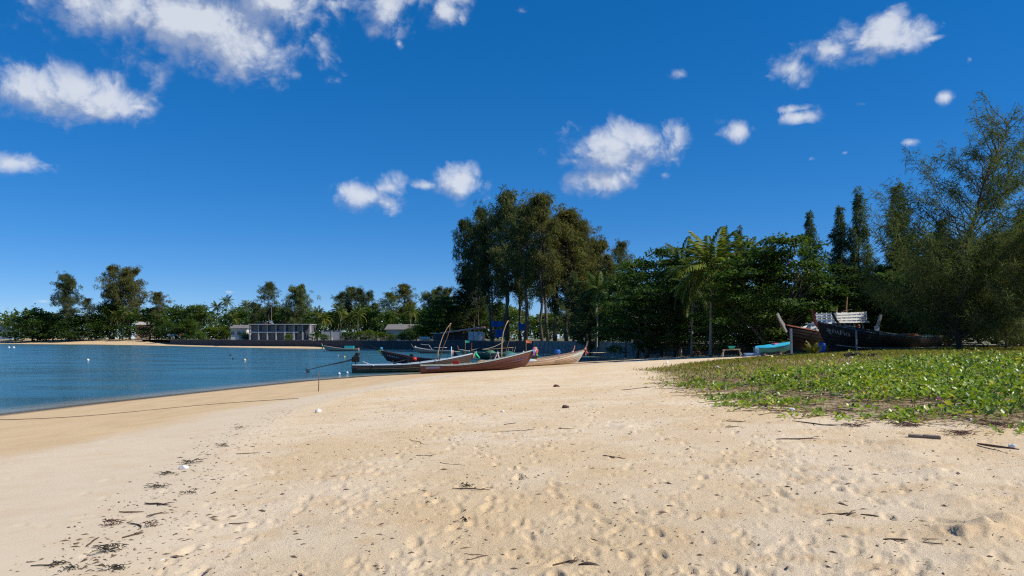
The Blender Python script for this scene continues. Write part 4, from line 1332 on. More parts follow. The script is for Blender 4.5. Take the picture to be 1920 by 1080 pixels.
# -- pale planked boat with orange ribbon, bow to the right
h5 = Hull(9, 1.8, .62, .95, .1, 1.05, .22)
bb, bs = (PX(1083, 85.5), 85.5), (-.6, 81.5)
B5 = longtail(bb, bs, sand_at(*bb) - .04, sand_at(*bs) - .05, h5, hullmat('bare_plank_hull', (.68, .54, .42), (.46, .33, .24), .12, (.62, .52, .43)), paint((.40, .28, .2), None, .7, 4, 'brown_rail'), 'b5', (.42, .95, paint((.60, .45, .33), (.4, .28, .2), .7, 4, 'pale_stem'), .2), 5)
tag(B5, 'pale bare planked boat beached with tall stem and orange ribbon', 'boat', 'beached and moored longtail boats')
fd = MB()
v = [h5.pt(t, u, sd) for sd in (-1, 1) for t in (.86, .9, .94, .975) for u in (1.0, .72)]
v = [(x, y + (.012 if y > 0 else -.012), z) for x, y, z in v]
fd.add(v, [(0,1,3,2),(2,3,5,4),(4,5,7,6),(8,10,11,9),(10,12,13,11),(12,14,15,13)]); fd.build('bow_panel', paint((.62, .68, .66), None, .6, 4, 'grey_bow_paint'), B5)
sk = MB()
for k in range(4):     # dark seams between strakes near the bow
    for t0 in np.linspace(.62, .95, 12):
        u = .30 + .16 * k; a = h5.pt(t0, u, -1); c = h5.pt(t0 + .028, u, -1)
        sk.bar((a[0], a[1] - .012, a[2]), (c[0], c[1] - .012, c[2]), .016, .02)
sk.build('strake_seams', WOODD, B5)
tp = h5.tip(); wrap(B5, (tp.x + .02, 0, tp.z - .05), (.8, .25, .12), .16, .25)
ribbon(B5, (tp.x + .2, .0, tp.z + .1), (.85, .20, .12), .8, .16, 51); ribbon(B5, (tp.x + .12, .1, tp.z + .1), (.85, .24, .14), .6, .14, 52)
MB().lathe([(.75, 0), (.82, .1), (.6, .3), (.2, .42), (.02, .44)], 14, (-1.5, 0, .45)).build('tarp_cover', paint((.45, .58, .58), None, .4, 3, 'pale_tarp'), B5, True)
pk = MB(); pk.box((-2.9, -.2, .66), (1.6, 1.3, .14)); pk.build('purple_cloth', cloth((.30, .14, .55)), B5)

# -- second brown boat behind the pale one
h8 = Hull(8, 1.7, .62, .75, .1, .9, .22)
bb, bs = (PX(1062, 97), 97), (-.5, 94)
B8 = longtail(bb, bs, sand_at(*bb) - .03, -.05, h8, hullmat('brown_plank_hull', (.30, .19, .12), (.2, .12, .08), .12, (.38, .28, .2)), paint((.48, .34, .22), None, .7, 4, 'tan_rail'), 'b8', (.35, .9, paint((.50, .20, .12), None, .7, 4, 'red_stem'), .16), 4)
tag(B8, 'brown boat with thin red stem beached behind the pale planked boat', 'boat', 'beached and moored longtail boats')
wrap(B8, (h8.tip().x, 0, h8.tip().z - .1), (.75, .48, .36), .18, .3); ribbon(B8, (h8.tip().x, -.1, h8.tip().z + .1), (.8, .45, .32), .55, .2, 61)
longtail_engine(B8, (-h8.L / 2 + .5, 0, .8), (-h8.L / 2 - 2.4, 0, 1.1), False, .9)
MB().box((-1.2, 0, .85), (1.8, 1.3, .5)).build('dark_net_heap', paint((.02, .025, .022), None, .95, 7, 'dark_net'), B8)

# -- boat with slatted bamboo awning further out
h7 = Hull(9, 1.9, .6, .8, .1, 1.0, .3)
B7 = longtail((PX(893, 116), 116), (PX(992, 112), 112), -.08, -.06, h7, hullmat('dark_green_hull', (.04, .07, .055), (.03, .05, .04), .12, (.1, .1, .08)), paint((.10, .16, .13), (.25, .2, .14), .7, 4, 'green_rail'), 'b7', (-.15, 1.25, paint((.22, .07, .05), None, .7, 4, 'dark_red_stem'), .28), 4)
tag(B7, 'dark green boat with slatted bamboo awning and dark red stem', 'boat', 'beached and moored longtail boats')
for i in range(16):
    x = 2.6 - .27 * i; MB().box((x, 0, 1.62 + .02 * i), (.22, 1.7, .035), Matrix.Rotation(-.10, 3, 'Y')).build('awning_slat', BAMBOO, B7)
for sx in (2.4, .4, -1.4):
    for sy in (-.75, .75): MB().tube([(sx, sy, .5), (sx, sy, 1.62 + (2.6 - sx) * .07)], .03, 6).build('awning_post', BAMBOO, B7)
longtail_engine(B7, (-h7.L / 2 + .4, 0, .75), (-h7.L / 2 - 2.6, 0, 1.0), False, .9)
MB().tube([(-2.0, .3, .6), (-2.5, .5, 2.0)], .04, 6).build('white_pole', WHITEP, B7)

# -- things standing in the boats
def standing(name, pts, rad, mat, label, cat='pole', group=None):
    base = Vector(pts[0]); o = MB().tube([Vector(p) - base for p in pts], rad, 8).build(name, mat, None, True)
    o.location = base; tag(o, label, cat, group); return o
def pole_px(D, pxs, rad, mat, label, name='bamboo_pole'):
    pts = [P(px, py, D) for px, py in pxs]
    r0, r1 = rad; n = len(pts)
    return standing(name, pts, [r0 + (r1 - r0) * i / (n - 1) for i in range(n)], mat, label)
pole_px(73, [(820, 678), (821, 662), (825, 645), (831, 628), (839, 614), (846, 606)], (.06, .035), BAMBOO, 'thick bent bamboo pole standing in the pale blue railed boat')
pole_px(72.2, [(823, 676), (829, 655), (838, 634), (843, 618), (844, 606)], (.045, .035), WOODD, 'thin dark pole leaning behind the bent bamboo pole')
pole_px(67.4, [(941, 683), (940.5, 660), (941, 640), (944, 622), (948, 610), (953, 601)], (.06, .035), BAMBOO, 'thick bent bamboo pole standing in the nearest brown boat')
pole_px(67.9, [(944, 680), (948, 660), (954, 640), (961, 627), (968, 618)], (.045, .03), WOODD, 'thin dark leaning pole beside the bamboo pole in the brown boat')
pole_px(74, [(845, 684), (846.5, 650)], (.05, .05), paint((.30, .55, .72), None, .5, 4, 'light_blue_paint'), 'straight light blue pole in the pale blue railed boat', 'blue_pole')
cr = MB(); c = P(855, 684, 67.2)
cr.box((0, 0, .03), (.52, .42, .05))
for sx, sy, wx_, wy_ in ((.25, 0, .03, .44), (-.25, 0, .03, .44), (0, .2, .52, .03), (0, -.2, .52, .03)): cr.box((sx, sy, .2), (wx_, wy_, .34))
cr.box((0, -.215, .36), (.58, .06, .05)); cr.box((0, .215, .36), (.58, .06, .05))
cro = cr.build('red_crate', REDP); cro.location = (c.x, c.y, c.z - .02); tag(cro, 'bright red plastic crate sitting in the nearest brown boat', 'crate')
br = MB().lathe([(.25, -.42), (.32, -.36), (.34, -.1), (.34, .1), (.32, .36), (.25, .42)], 16).build('blue_barrel', paint((.02, .12, .45), None, .35, 4, 'blue_plastic'), None, True)
c = P(1045, 660, 96); br.location = c; br.rotation_euler = (R(90), 0, .3); tag(br, 'blue plastic barrel lying in the boat behind the pale planked boat', 'barrel')
def thing_px(name, mb, mat, px, py, D, lab, cat, rz=0, smooth=True):
    o_ = mb.build(name, mat, None, smooth); o_.location = P(px, py, D); o_.rotation_euler = (0, 0, rz); tag(o_, lab, cat); return o_
CAN = lambda: MB().lathe([(.16, 0), (.19, .04), (.19, .42), (.12, .5), (.05, .52), (.05, .58), (.02, .6)], 10)
thing_px('jerry_can', CAN(), WHITEP, 982, 667, 92, 'white jerry can in the brown boat behind, left one', 'jerry can')
thing_px('jerry_can', CAN(), paint((.55, .70, .85), None, .4, 4, 'bluish_can'), 988, 667, 92.4, 'pale blue jerry can in the brown boat behind', 'jerry can')
thing_px('jerry_can', CAN(), paint((.75, .45, .12), None, .4, 4, 'orange_can'), 996, 666, 92.8, 'orange jerry can in the brown boat behind', 'jerry can')
thing_px('net_pile', MB().lathe([(.9, 0), (1.0, .15), (.8, .4), (.45, .6), (.1, .7)], 14), paint((.03, .10, .09), (.05, .16, .13), .95, 6, 'green_net'), 953, 669, 88, 'dark green heap of fishing net behind the nearest boat', 'fishing net')
thing_px('net_pile', MB().lathe([(1.0, 0), (1.05, .15), (.7, .45), (.3, .6), (.05, .62)], 14), paint((.08, .22, .24), (.05, .3, .3), .95, 6, 'teal_net'), 962, 673, 78, 'teal fishing net bundle behind the bow of the nearest boat', 'fishing net')
thing_px('net_pile', MB().lathe([(.7, 0), (.8, .1), (.5, .35), (.1, .45)], 12), paint((.30, .22, .14), (.2, .14, .09), .95, 6, 'brown_net'), 905, 684, 67.6, 'brown net coil lying in the nearest boat', 'fishing net')
for i, (px, py, D_, c_, lab) in enumerate([(872, 640, 118, (.05, .45, .30), 'green pennant on a thin pole beside the awning boat'), (986, 640, 93, (.75, .20, .10), 'orange pennant on a thin pole in the brown boat behind')]):
    q = P(px, py, D_); z0 = .3; rt = empty('marker_flag', (q.x, q.y, z0))
    MB().tube([(0, 0, 0), (.03, 0, q.z - z0 + .2)], .025, 6).build('pole', BAMBOO, rt)
    MB().add([(.03, 0, q.z - z0 + .15), (.75, .08, q.z - z0 + .05), (.70, .1, q.z - z0 - .25), (.03, 0, q.z - z0 - .2), (.4, .07, q.z - z0 + .12), (.4, .09, q.z - z0 - .22)], [(0, 4, 5, 3), (4, 1, 2, 5)]).build('pennant', cloth(c_), rt)
    tag(rt, lab, 'flag')
# -- one more boat further out under a green cover
h9 = Hull(8, 1.8, .6, .7, .1, .9, .3)
B9 = longtail((PX(868, 138), 138), (PX(942, 136), 136), -.06, -.06, h9, hullmat('tan_hull', (.42, .24, .15), (.3, .16, .1), .12, (.4, .3, .2)), paint((.55, .52, .45), None, .7, 4, 'cream_rail'), 'b9', (.2, .7, paint((.40, .14, .09), None, .7, 4, 'brick_stem'), .18), 3)
tag(B9, 'tan boat with cream rail floating behind the awning boat', 'boat', 'beached and moored longtail boats')
MB().lathe([(1.0, 0), (.95, .3), (.5, .6), (.05, .65)], 12, (-1.5, 0, .5)).build('green_cover', paint((.08, .20, .12), None, .8, 3, 'green_cover'), B9, True)
# white inverted V frame and small white float by the boats
fr = MB(); a, b_, c = P(923, 682, 70), P(933, 662, 70.2), P(939, 682, 70.4)
fr.tube([a, b_], .06, 6); o = Vector(a)
root = empty('trestle_frame', o)
MB().tube([a - o, b_ - o], .05, 6).build('leg', paint((.62, .40, .34), None, .6, 4, 'pinkish_wood'), root)
MB().tube([b_ - o, c - o], .055, 6).build('leg', WHITEP, root); MB().tube([b_ - o + Vector((0, 0, -.1)), b_ - o + Vector((0, 0, .12))], .09, 8).build('cap', WHITEP, root)
tag(root, 'white and pink A-shaped trestle standing behind the nearest brown boat', 'trestle')

# mooring ropes
ROPE = paint((.42, .38, .30), None, .9, 9, 'rope'); ROPED = paint((.17, .14, .10), None, .9, 9, 'dark_rope')
def rope(pts, rad, mat, label, name='mooring_rope', sag=0):
    o = Vector(pts[0]); n = 14; q = []
    if len(pts) == 2:
        for i in range(n):
            t = i / (n - 1); p_ = Vector(pts[0]).lerp(Vector(pts[1]), t); p_.z -= sag * 4 * t * (1 - t); q.append(p_ - o)
    else: q = [Vector(p_) - o for p_ in pts]
    ob = MB().tube(q, rad, 5).build(name, mat, None, True); ob.location = o; tag(ob, label, 'rope'); return ob
rope([P(1098, 661, 86.5), P(1192, 649.5, 124)], .035, ROPE, 'pale mooring rope from the tall pale stem up to the sea wall', sag=.35)
rope([P(851, 659, 160), P(900, 652, 176)], .05, ROPE, 'mooring rope from the white railed boat to the dark wall', sag=.3)
rope([P(905, 655, 118), P(945, 640, 168)], .04, ROPE, 'mooring rope rising from the awning boat to the dark wall', sag=.3)
pts = []
for i in range(60):
    t = i / 59; px = 0 + 560 * t; py = 787.5 - 40 * t + 6 * math.sin(t * 5) * (1 - t)
    D = 30.0
    for _ in range(25):
        x = PX(px, D); D = (EYE - gz(x, D)) * F / (py - HOR)
    pts.append((PX(px, D), D, gz(PX(px, D), D) + .012))
rope(pts, .012, ROPED, 'long dark rope lying along the damp sand near the water')
def ground_px(px, py, z0=1.5):
    """where the sight line through a photo pixel meets the sand"""
    D = max(3.0, (EYE - z0) * F / max(py - HOR, 4))
    for _ in range(40):
        D = .5 * D + .5 * (EYE - gz(PX(px, D), D)) * F / max(py - HOR, 4)
    return Vector((PX(px, D), D, gz(PX(px, D), D)))
p = ground_px(597, 734)
standing('thin_stake', [p + Vector((0, 0, -.2)), p + Vector((.02, 0, .5)), p + Vector((.0, 0, 1.05))], [.022, .02, .015], WOODD, 'thin upright stake in the damp sand at the water edge', 'stake')

# floats on the water
YELB = paint((.70, .48, .06), None, .5, 5, 'yellow_float')
for px, py, mat, rad, lab in [(165, 676, WHITEP, .2, 'white float alone on the left of the bay'), (459, 676, paint((.62, .55, .35), None, .5, 5, 'cream_float'), .2, 'cream float in the middle of the bay'), (432, 667, BLACKM, .2, 'upper of two dark floats in the bay'), (437, 673.5, BLACKM, .17, 'lower of two dark floats in the bay'), (646, 670, YELB, .17, 'yellow float below the small moored boat'), (636, 702, WHITEP, .13, 'white float in the shallows left of the dark hull'), (651, 700, WHITEP, .12, 'white float touching the stern of the dark hull'), (17, 652, WHITEP, .35, 'left of two white floats near the far left beach'), (26, 652.3, WHITEP, .4, 'right of two white floats near the far left beach'), (634, 667, WHITEP, .1, 'tiny white float left of the yellow one'), (908, 667, WHITEP, .14, 'white float between the boats before the green water')]:
    D = EYE * F / (py - HOR)
    fl = MB().lathe([(.02, -.9 * rad), (.6 * rad, -.75 * rad), (.95 * rad, -.25 * rad), (rad, .1 * rad), (.75 * rad, .65 * rad), (.35 * rad, .9 * rad), (.18 * rad, 1.0 * rad), (.15 * rad, 1.3 * rad)], 14)
    o = fl.build('float_buoy', mat, None, True); o.location = (PX(px, D), D, .05); tag(o, lab, 'buoy', 'floats on the bay')

# ------------------------------------------------------------------ boats drawn up at the right
def on_grass(px, D):
    x = PX(px, D); return (x, D), gz(x, D)
# fishing boat with wheelhouse
hR = Hull(11, 2.6, 1.35, 1.2, .1, 1.3, .7)
(bb, zb_), (bs, zs_) = on_grass(1488, 65.5), on_grass(1655, 72)
BR1 = longtail(bb, bs, zb_ + .15, zs_ + .05, hR, hullmat('black_red_hull', (.018, .009, .008), (.02, .012, .01), .3, (.035, .014, .01)), paint((.46, .15, .07), (.40, .30, .24), .65, 4, 'orange_red_rail', (.3, 1, 1), (.45, .6)), 'r1', (.75, .95, WOODG, .34, .14, .6), 3, name='fishing_boat')
tag(BR1, 'large dark fishing boat with white slatted wheelhouse drawn up under the trees', 'boat')
hx = -.1
for sx in (hx - 1.9, hx - .6, hx + .7, hx + 2.0):
    for sy in (-.95, .95): MB().box((sx, sy, 1.95), (.10, .10, 1.5)).build('cabin_post', paint((.35, .50, .55), (.6, .6, .6), .6, 4, 'blue_grey_paint'), BR1)
MB().box((hx, .98, 1.55), (3.9, .05, .7)).build('cabin_side', paint((.20, .28, .33), None, .6, 4, 'dull_blue_panel'), BR1)
MB().box((hx, -.98, 1.55), (3.9, .05, .7)).build('cabin_side', paint((.20, .28, .33), None, .6, 4, 'dull_blue_panel'), BR1)
for i in range(5):
    MB().box((hx - 1.5 + .75 * i, 1.02, 2.25), (.42, .04, .5)).build('window_frame', WHITEP, BR1)
    MB().box((hx - 1.5 + .75 * i, 1.045, 2.25), (.30, .02, .38)).build('pane', paint((.02, .03, .035), None, .15, 3, 'dark_glass'), BR1)
MB().box((hx, 0, 2.74), (4.9, 2.5, .14)).build('roof', WHITEP, BR1)
MB().box((hx + 2.9, 0, 2.15), (1.3, 1.7, .9)).build('forward_cabin', WHITEP, BR1)
MB().box((hx + 2.9, 0, 2.64), (1.6, 1.95, .08)).build('forward_cabin_roof', WHITEP, BR1)
MB().box((hx + 2.9, .87, 2.2), (.7, .03, .4)).build('pane', paint((.02, .03, .035), None, .15, 3, 'dark_glass'), BR1)
for lev, z_ in enumerate((2.95, 3.22, 3.48)):
    for sy in (-1.1, 1.1):
        MB().box((hx - .1, sy, z_ + .05), (4.3, .045, .16), Matrix.Rotation(.02 + .01 * lev, 3, 'Y')).build('railing_board', WHITEP, BR1)
    MB().box((hx - 2.3, 0, z_), (.045, 2.2, .16)).build('railing_board', WHITEP, BR1)
    MB().box((hx + 2.1, 0, z_), (.045, 2.2, .16)).build('railing_board', WHITEP, BR1)
for sx in np.linspace(hx - 2.2, hx + 2.0, 7):
    for sy in (-1.05, 1.05): MB().box((sx, sy, 3.2), (.08, .06, .9)).build('railing_post', WHITEP, BR1)
for i in range(2):
    for sy in (-.9, .9): MB().bar((hx + 2.2, sy, 2.75 - .35 * i), (hx + 4.9, sy * .55, 2.2 - .35 * i), .05, .15).build('railing_board', WHITEP, BR1)
for sx in (.0, 1.0, 2.0, 2.6):
    for sy in (-.9, .9): MB().box((hx + 2.2 + sx, sy * (1 - .16 * sx), 1.95 - .05 * sx), (.08, .06, 1.1)).build('railing_post', WHITEP, BR1)
MB().tube([(hx - .9, 0, 2.7), (hx - .85, 0, 4.0), (hx - 1.0, 0, 5.1)], [.06, .055, .035], 8).build('mast', paint((.50, .26, .13), None, .6, 4, 'orange_wood'), BR1)
MB().tube([(hx - 1.7, 0, 3.95), (hx - .3, 0, 3.75)], .025, 6).build('mast_arm', WOODD, BR1)
MB().tube([(hx + 1.4, .6, 3.0), (hx + 1.35, .6, 4.0)], .05, 6).build('short_post', paint((.50, .22, .15), None, .6, 4, 'red_wood'), BR1)
for k in range(4): MB().lathe([(.03, -.12), (.12, -.08), (.14, 0), (.12, .08), (.03, .12)], 10, (hx - 1.0, 1.12, 1.75 + .22 * k)).build('orange_float', paint((.75, .20, .04), None, .5, 5, 'orange_plastic'), BR1, True)

# black longtail with the painted name
hN = Hull(9.8, 2.0, 1.18, 1.30, .0, 1.45, .25)
(bb, zb_), (bs, zs_) = on_grass(1556, 58), on_grass(1757, 62.5)
hm_ = hullmat('black_hull', (.010, .009, .009), (.035, .033, .032), .42, (.035, .016, .012), .55, .10)
BR2 = longtail(bb, bs, zb_ - .02, zs_ - .12, hN, hm_, paint((.03, .10, .15), (.40, .33, .29), .6, 3, 'teal_rail', (.3, 1, 1), (.5, .62)), 'r2', (.22, .95, paint((.17, .045, .028), None, .7, 4, 'red_brown_stem'), .28, .13, .5), 6)
tag(BR2, 'black longtail boat with white Thai name on its bow beside the grass', 'boat')
fc_ = bpy.data.curves.new('name_text', 'FONT'); fc_.body = 'ลูกปาด'; fc_.size = .62; fc_.extrude = 0
fo = bpy.data.objects.new('name_text', fc_); COL.objects.link(fo)
bpy.context.view_layer.update()
dgp = bpy.context.evaluated_depsgraph_get()
tm = bpy.data.meshes.new_from_object(fo.evaluated_get(dgp))
bpy.data.objects.remove(fo)
bmt = bmesh.new(); bmt.from_mesh(tm)
bmesh.ops.subdivide_edges(bmt, edges=[e for e in bmt.edges if e.calc_length() > .12], cuts=2)
bmesh.ops.triangulate(bmt, faces=bmt.faces[:])
xs = [v.co.x for v in bmt.verts]; x0, x1 = (min(xs), max(xs)) if xs else (0, 1)
def hull_y(hull, t, z):
    lo, hi = 0.0, 1.0
    for _ in range(24):
        m_ = (lo + hi) / 2
        if hull.pt(t, m_, 1)[2] < z: lo = m_
        else: hi = m_
    p_ = hull.pt(t, (lo + hi) / 2, 1)
    return p_
TW = 1.34
for v in bmt.verts:
    a = (v.co.x - x0) / max(x1 - x0, .01) * TW
    t = .965 - a / hN.L
    z = hN.zs(t) - .64 + v.co.y * .78
    p_ = hull_y(hN, t, z)
    v.co = (p_[0], p_[1] + .03, z)
nm = bpy.data.meshes.new('painted_name'); bmt.to_mesh(nm); bmt.free()
obj('painted_name', nm, paint((.42, .41, .40), (.25, .24, .23), .6, 9, 'name_paint'), BR2)
rub = MB()
for t0 in np.linspace(.0, .9, 24):
    a = hN.pt(t0, .30, 1); c = hN.pt(t0 + .038, .30, 1); rub.bar((a[0], a[1] + .01, a[2]), (c[0], c[1] + .01, c[2]), .05, .07)
rub.build('rubbing_strake', WOODG, BR2)
MB().box((-2.2, .3, 1.3), (1.6, .7, .28), Matrix.Rotation(.2, 3, 'Z')).build('broken_board', paint((.40, .18, .11), None, .8, 4, 'rust_red_board'), BR2)
MB().bar((-3.6, .2, 1.22), (-1.4, .5, 1.5), .12, .04).build('broken_board', WOODD, BR2)

# dark teal boat behind it with black stem
hT = Hull(9, 2.0, 1.25, .85, .0, 1.1, .3)
(bb, zb_), (bs, zs_) = on_grass(1592, 62.2), on_grass(1735, 67)
BR3 = longtail(bb, bs, zb_ + .15, zs_, hT, hullmat('dark_teal_hull', (.012, .02, .022), (.02, .02, .02), .3, (.03, .06, .07)), paint((.025, .06, .075), (.10, .13, .14), .6, 3, 'dark_teal_rail'), 'r3', (.95, 1.0, paint((.012, .015, .014), None, .6, 4, 'black_stem_paint'), .22, .12, .4), 3)
tag(BR3, 'dark teal boat with black stem squeezed behind the black named boat', 'boat')
# grey stem post of a wreck, leaning
wr = empty('boat_wreck', (PX(1652, 66), 66, gz(PX(1652, 66), 66)))
b0 = Vector(wr.location); 
MB().bar(P(1641, 626, 66) - b0, P(1652, 590, 66) - b0, .30, .16).build('stem_post', WOODG, wr)
MB().box(P(1644, 616, 65.9) - b0, (.36, .2, .42)).build('painted_band', paint((.45, .50, .55), None, .7, 4, 'grey_white_band'), wr)
MB().bar(Vector((-.6, 0, 0)), P(1643, 628, 66) - b0, .22, .4).build('keel_timber', WOODG, wr)
for k in range(4): MB().bar(Vector((-.5 + .9 * k, .2, 0)), Vector((-.55 + .9 * k, .25, .9 - .1 * k)), .08, .12).build('rib', WOODG, wr)
tag(wr, 'grey weathered stem post of a boat wreck behind the black boat', 'wreck')

# props, barrel, small palm
def prop(px, D, y0, y1, w, lab, mat=WOODG):
    a = P(px, y0, D); x = a.x; b_ = Vector((x + .05, D, gz(x, D) - .1)); o = b_.copy()
    ob = MB().bar(Vector((0, 0, 0)), a - o, w, w * .8).build('support_post', mat); ob.location = o; tag(ob, lab, 'post'); return ob
prop(1483, 64.2, 616, 655, .20, 'grey post propping the bow of the fishing boat', paint((.22, .25, .30), None, .8, 4, 'blue_grey_post'))
prop(1605, 57.3, 620, 658, .13, 'thin grey post standing before the middle of the black boat')
prop(1578, 59.9, 614, 640, .14, 'short dark post between the black boat and the teal boat', WOODD)
bb2 = MB().lathe([(.24, 0), (.29, .05), (.30, .3), (.30, .6), (.27, .8), (.12, .86)], 16).build('blue_drum', paint((.02, .10, .42), None, .35, 4, 'blue_drum_plastic'), None, True)
x = PX(1541, 57.5); bb2.location = (x, 57.5, gz(x, 57.5)); tag(bb2, 'blue plastic drum under the bow of the black boat', 'drum')
yp = empty('young_palm_plant', (PX(1525, 55.5), 55.5, gz(PX(1525, 55.5), 55.5)))
fmY = foliage('yellow_palm_leaf', [(.20, .19, .02), (.36, .30, .025), (.50, .40, .04)], .35, .45, .4)
fy = frond_mesh(9, 1.6, .5, 26, .05)
for i in range(11):
    o = obj('frond', fy if i == 0 else fy.copy() if False else fy, fmY, yp); o.rotation_euler = (Matrix.Rotation(i * 2.4, 3, 'Z') @ Matrix.Rotation(-R(80 - 4 * i), 3, 'Y')).to_euler(); o.scale = (.78 - .02 * i,) * 3
tag(yp, 'small yellow green palm shoot in front of the black boat bow', 'palm plant')

# turquoise boat under cover, small pale blue bench, tub on trestle
hC = Hull(4.2, 1.3, .55, .35, .1, .5, .2)
(bb, zb_), (bs, zs_) = on_grass(1480, 73), on_grass(1415, 73)
BC = longtail(bb, bs, zb_ + .25, zs_ + .2, hC, hullmat('turquoise_hull', (.02, .16, .19), (.03, .06, .07), .12, (.05, .1, .12)), paint((.05, .35, .42), None, .6, 4, 'turquoise_rail'), 'rc', None, 2, name='dinghy')
v = []; 
for i in range(9):
    t = i / 8
    for j in range(5):
        a = (j - 2) / 2; z_ = hC.zs(t) + .03 + .32 * math.sin(math.pi * (.12 + .76 * t)) * (1 - a * a) + .03 * math.sin(i * 3 + j * 2)
        v.append((-hC.L / 2 + (hC.L + .4) * t * .97, a * (hC.w(t) + .05), z_))
MB().add(v, [(i*5+j, (i+1)*5+j, (i+1)*5+j+1, i*5+j+1) for i in range(8) for j in range(4)]).build('tarp_cover', paint((.03, .38, .58), (.05, .55, .62), .5, 2.5, 'turquoise_tarp'), BC, True)
MB().box((.3, -.1, .92), (.5, .5, .12), Matrix.Rotation(.4, 3, 'Z')).build('pink_cloth', cloth((.65, .2, .3)), BC)
for t in (.25, .7): MB().box((-hC.L/2 + hC.L * t, 0, -.12), (.16, 1.2, .3)).build('cradle_block', WOODG, BC)
tag(BC, 'small boat under a turquoise tarpaulin beside the fishing boat', 'boat')
bx_, D = PX(1409, 66), 66
bn = empty('plastic_bench', (bx_, D, gz(bx_, D)))
pb = paint((.30, .50, .82), (.5, .62, .8), .45, 4, 'light_blue_plastic')
MB().box((0, 0, .42), (1.25, .55, .07)).build('seat', pb, bn)
MB().box((.62, .2, .66), (.10, .55, .62), Matrix.Rotation(-.35, 3, 'Y')).build('backrest', pb, bn); MB().box((.54, .2, .72), (.1, .4, .2), Matrix.Rotation(-.35, 3, 'Y')).build('backrest_panel', paint((.05, .42, .5), None, .5, 4, 'teal_plastic'), bn)
for sx in (-.56, .56):
    for sy in (-.22, .22): MB().bar((sx * 1.1, sy, 0), (sx * .95, sy, .40), .08, .06).build('leg', pb, bn)
MB().box((0, -.25, .33), (1.1, .04, .12)).build('apron', pb, bn)
tag(bn, 'light blue plastic bench standing at the edge of the grass', 'bench')
bx_, D = PX(1372, 74), 74
tr_ = empty('saw_trestle', (bx_, D, gz(bx_, D)))
MB().bar((-.9, 0, .72), (.9, 0, .80), .10, .10).build('beam', WOODL, tr_)
for sx in (-.75, .75):
    for sy in (-.35, .35): MB().bar((sx + .25 * (1 if sx > 0 else -1), sy, 0), (sx, 0, .74), .07, .07).build('leg', WOODL, tr_)
tag(tr_, 'pale wooden saw trestle near the end of the sea wall', 'trestle')
tb = MB().lathe([(.26, 0), (.33, .22), (.37, .25), (.34, .25), (.30, .20), (.24, .04)], 16).build('turquoise_tub', paint((.02, .42, .40), None, .4, 4, 'turquoise_tub'), None, True); tb.location = (bx_, D, gz(bx_, D) + .86); tag(tb, 'turquoise plastic tub standing on the saw trestle', 'tub')
# tyre and driftwood heap against the wall, white dog-sized bag omitted
ty = bpy.data.meshes.new('tyre'); bmx = bmesh.new()
for i in range(20):
    a = 2 * math.pi * i / 20
    for j in range(8):
        b_ = 2 * math.pi * j / 8; rr_ = .32 + .10 * math.cos(b_); bmx.verts.new((rr_ * math.cos(a), .10 * math.sin(b_), rr_ * math.sin(a)))
bmx.verts.ensure_lookup_table()
for i in range(20):
    for j in range(8): bmx.faces.new([bmx.verts[k] for k in (i*8+j, ((i+1)%20)*8+j, ((i+1)%20)*8+(j+1)%8, i*8+(j+1)%8)])
bmx.to_mesh(ty); bmx.free()
tyo = obj('old_tyre', ty, paint((.012, .012, .012), None, .85, 8, 'rubber')); tx, tyy = 27.2, 105.0
tyo.location = (tx, tyy, gz(tx, tyy) + .95); tyo.rotation_euler = (R(-6), 0, R(-38)); tag(tyo, 'black tyre leaning against the grey sea wall', 'tyre')
dh = empty('driftwood_heap', (26.0, 104.5, gz(26.0, 104.5)))
rg = random.Random(5)
for i in range(9):
    a = Vector((rg.uniform(-.9, .9), rg.uniform(-.3, .3), rg.uniform(0, .2))); b_ = Vector((a.x + rg.uniform(-.9, .9), a.y + rg.uniform(-.3, .3), rg.uniform(.5, 1.7)))
    MB().tube([a, (a + b_) / 2 + Vector((rg.uniform(-.15, .15), 0, 0)), b_], [.09, .07, .03], 6).build('branch', WOODD, dh)
tag(dh, 'dark heap of broken branches against the grey sea wall', 'driftwood')
lg = empty('charred_log', ground_px(1610, 669.5)); lz = lg.location
for i, (dx, l, r_) in enumerate(((-.25, .95, .13), (.75, .5, .10))):
    MB().tube([(dx - l/2, 0, r_*.6), (dx - l*.2, .05, r_*1.1), (dx + l*.25, -.03, r_), (dx + l/2, .02, r_*.7)], [r_*.7, r_, r_*.95, r_*.6], 8).build('log_piece', paint((.035, .027, .022), None, .95, 6, 'charred_wood'), lg)
tag(lg, 'dark charred log lying in the short grass', 'log')
# ------------------------------------------------------------------ buildings on the far shore
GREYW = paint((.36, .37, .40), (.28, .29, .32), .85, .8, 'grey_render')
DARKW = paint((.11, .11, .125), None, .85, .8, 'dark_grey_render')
GLASS = paint((.02, .03, .04), (.04, .05, .06), .08, .6, 'window_glass', None, (.5, .7), 0, .6)
WALLW = paint((.62, .60, .56), (.45, .42, .38), .85, .8, 'white_render')
ROOFG = paint((.17, .16, .155), (.10, .095, .09), .85, 1.2, 'grey_roof_tiles')
def window(root, c, w, h, fm=GREYW, bars=1):
    f = MB(); x, y, z = c; t = .12
    f.box((x, y, z + h/2 - t/2), (w, .12, t)); f.box((x, y, z - h/2 + t/2), (w, .12, t))
    f.box((x - w/2 + t/2, y, z), (t, .12, h - 2*t)); f.box((x + w/2 - t/2, y, z), (t, .12, h - 2*t))
    for k in range(bars): f.box((x - w/2 + w*(k+1)/(bars+1), y, z), (.07, .10, h - 2*t))
    fo_ = f.build('window', fm, root)
    MB().box((x, y + .02, z), (w - .1, .04, h - .1)).build('pane', GLASS, fo_)
D = 281
x0, x1 = PX(468, D), PX(583, D); Wd = x1 - x0; H2 = PZ(607.5, D) - TZ
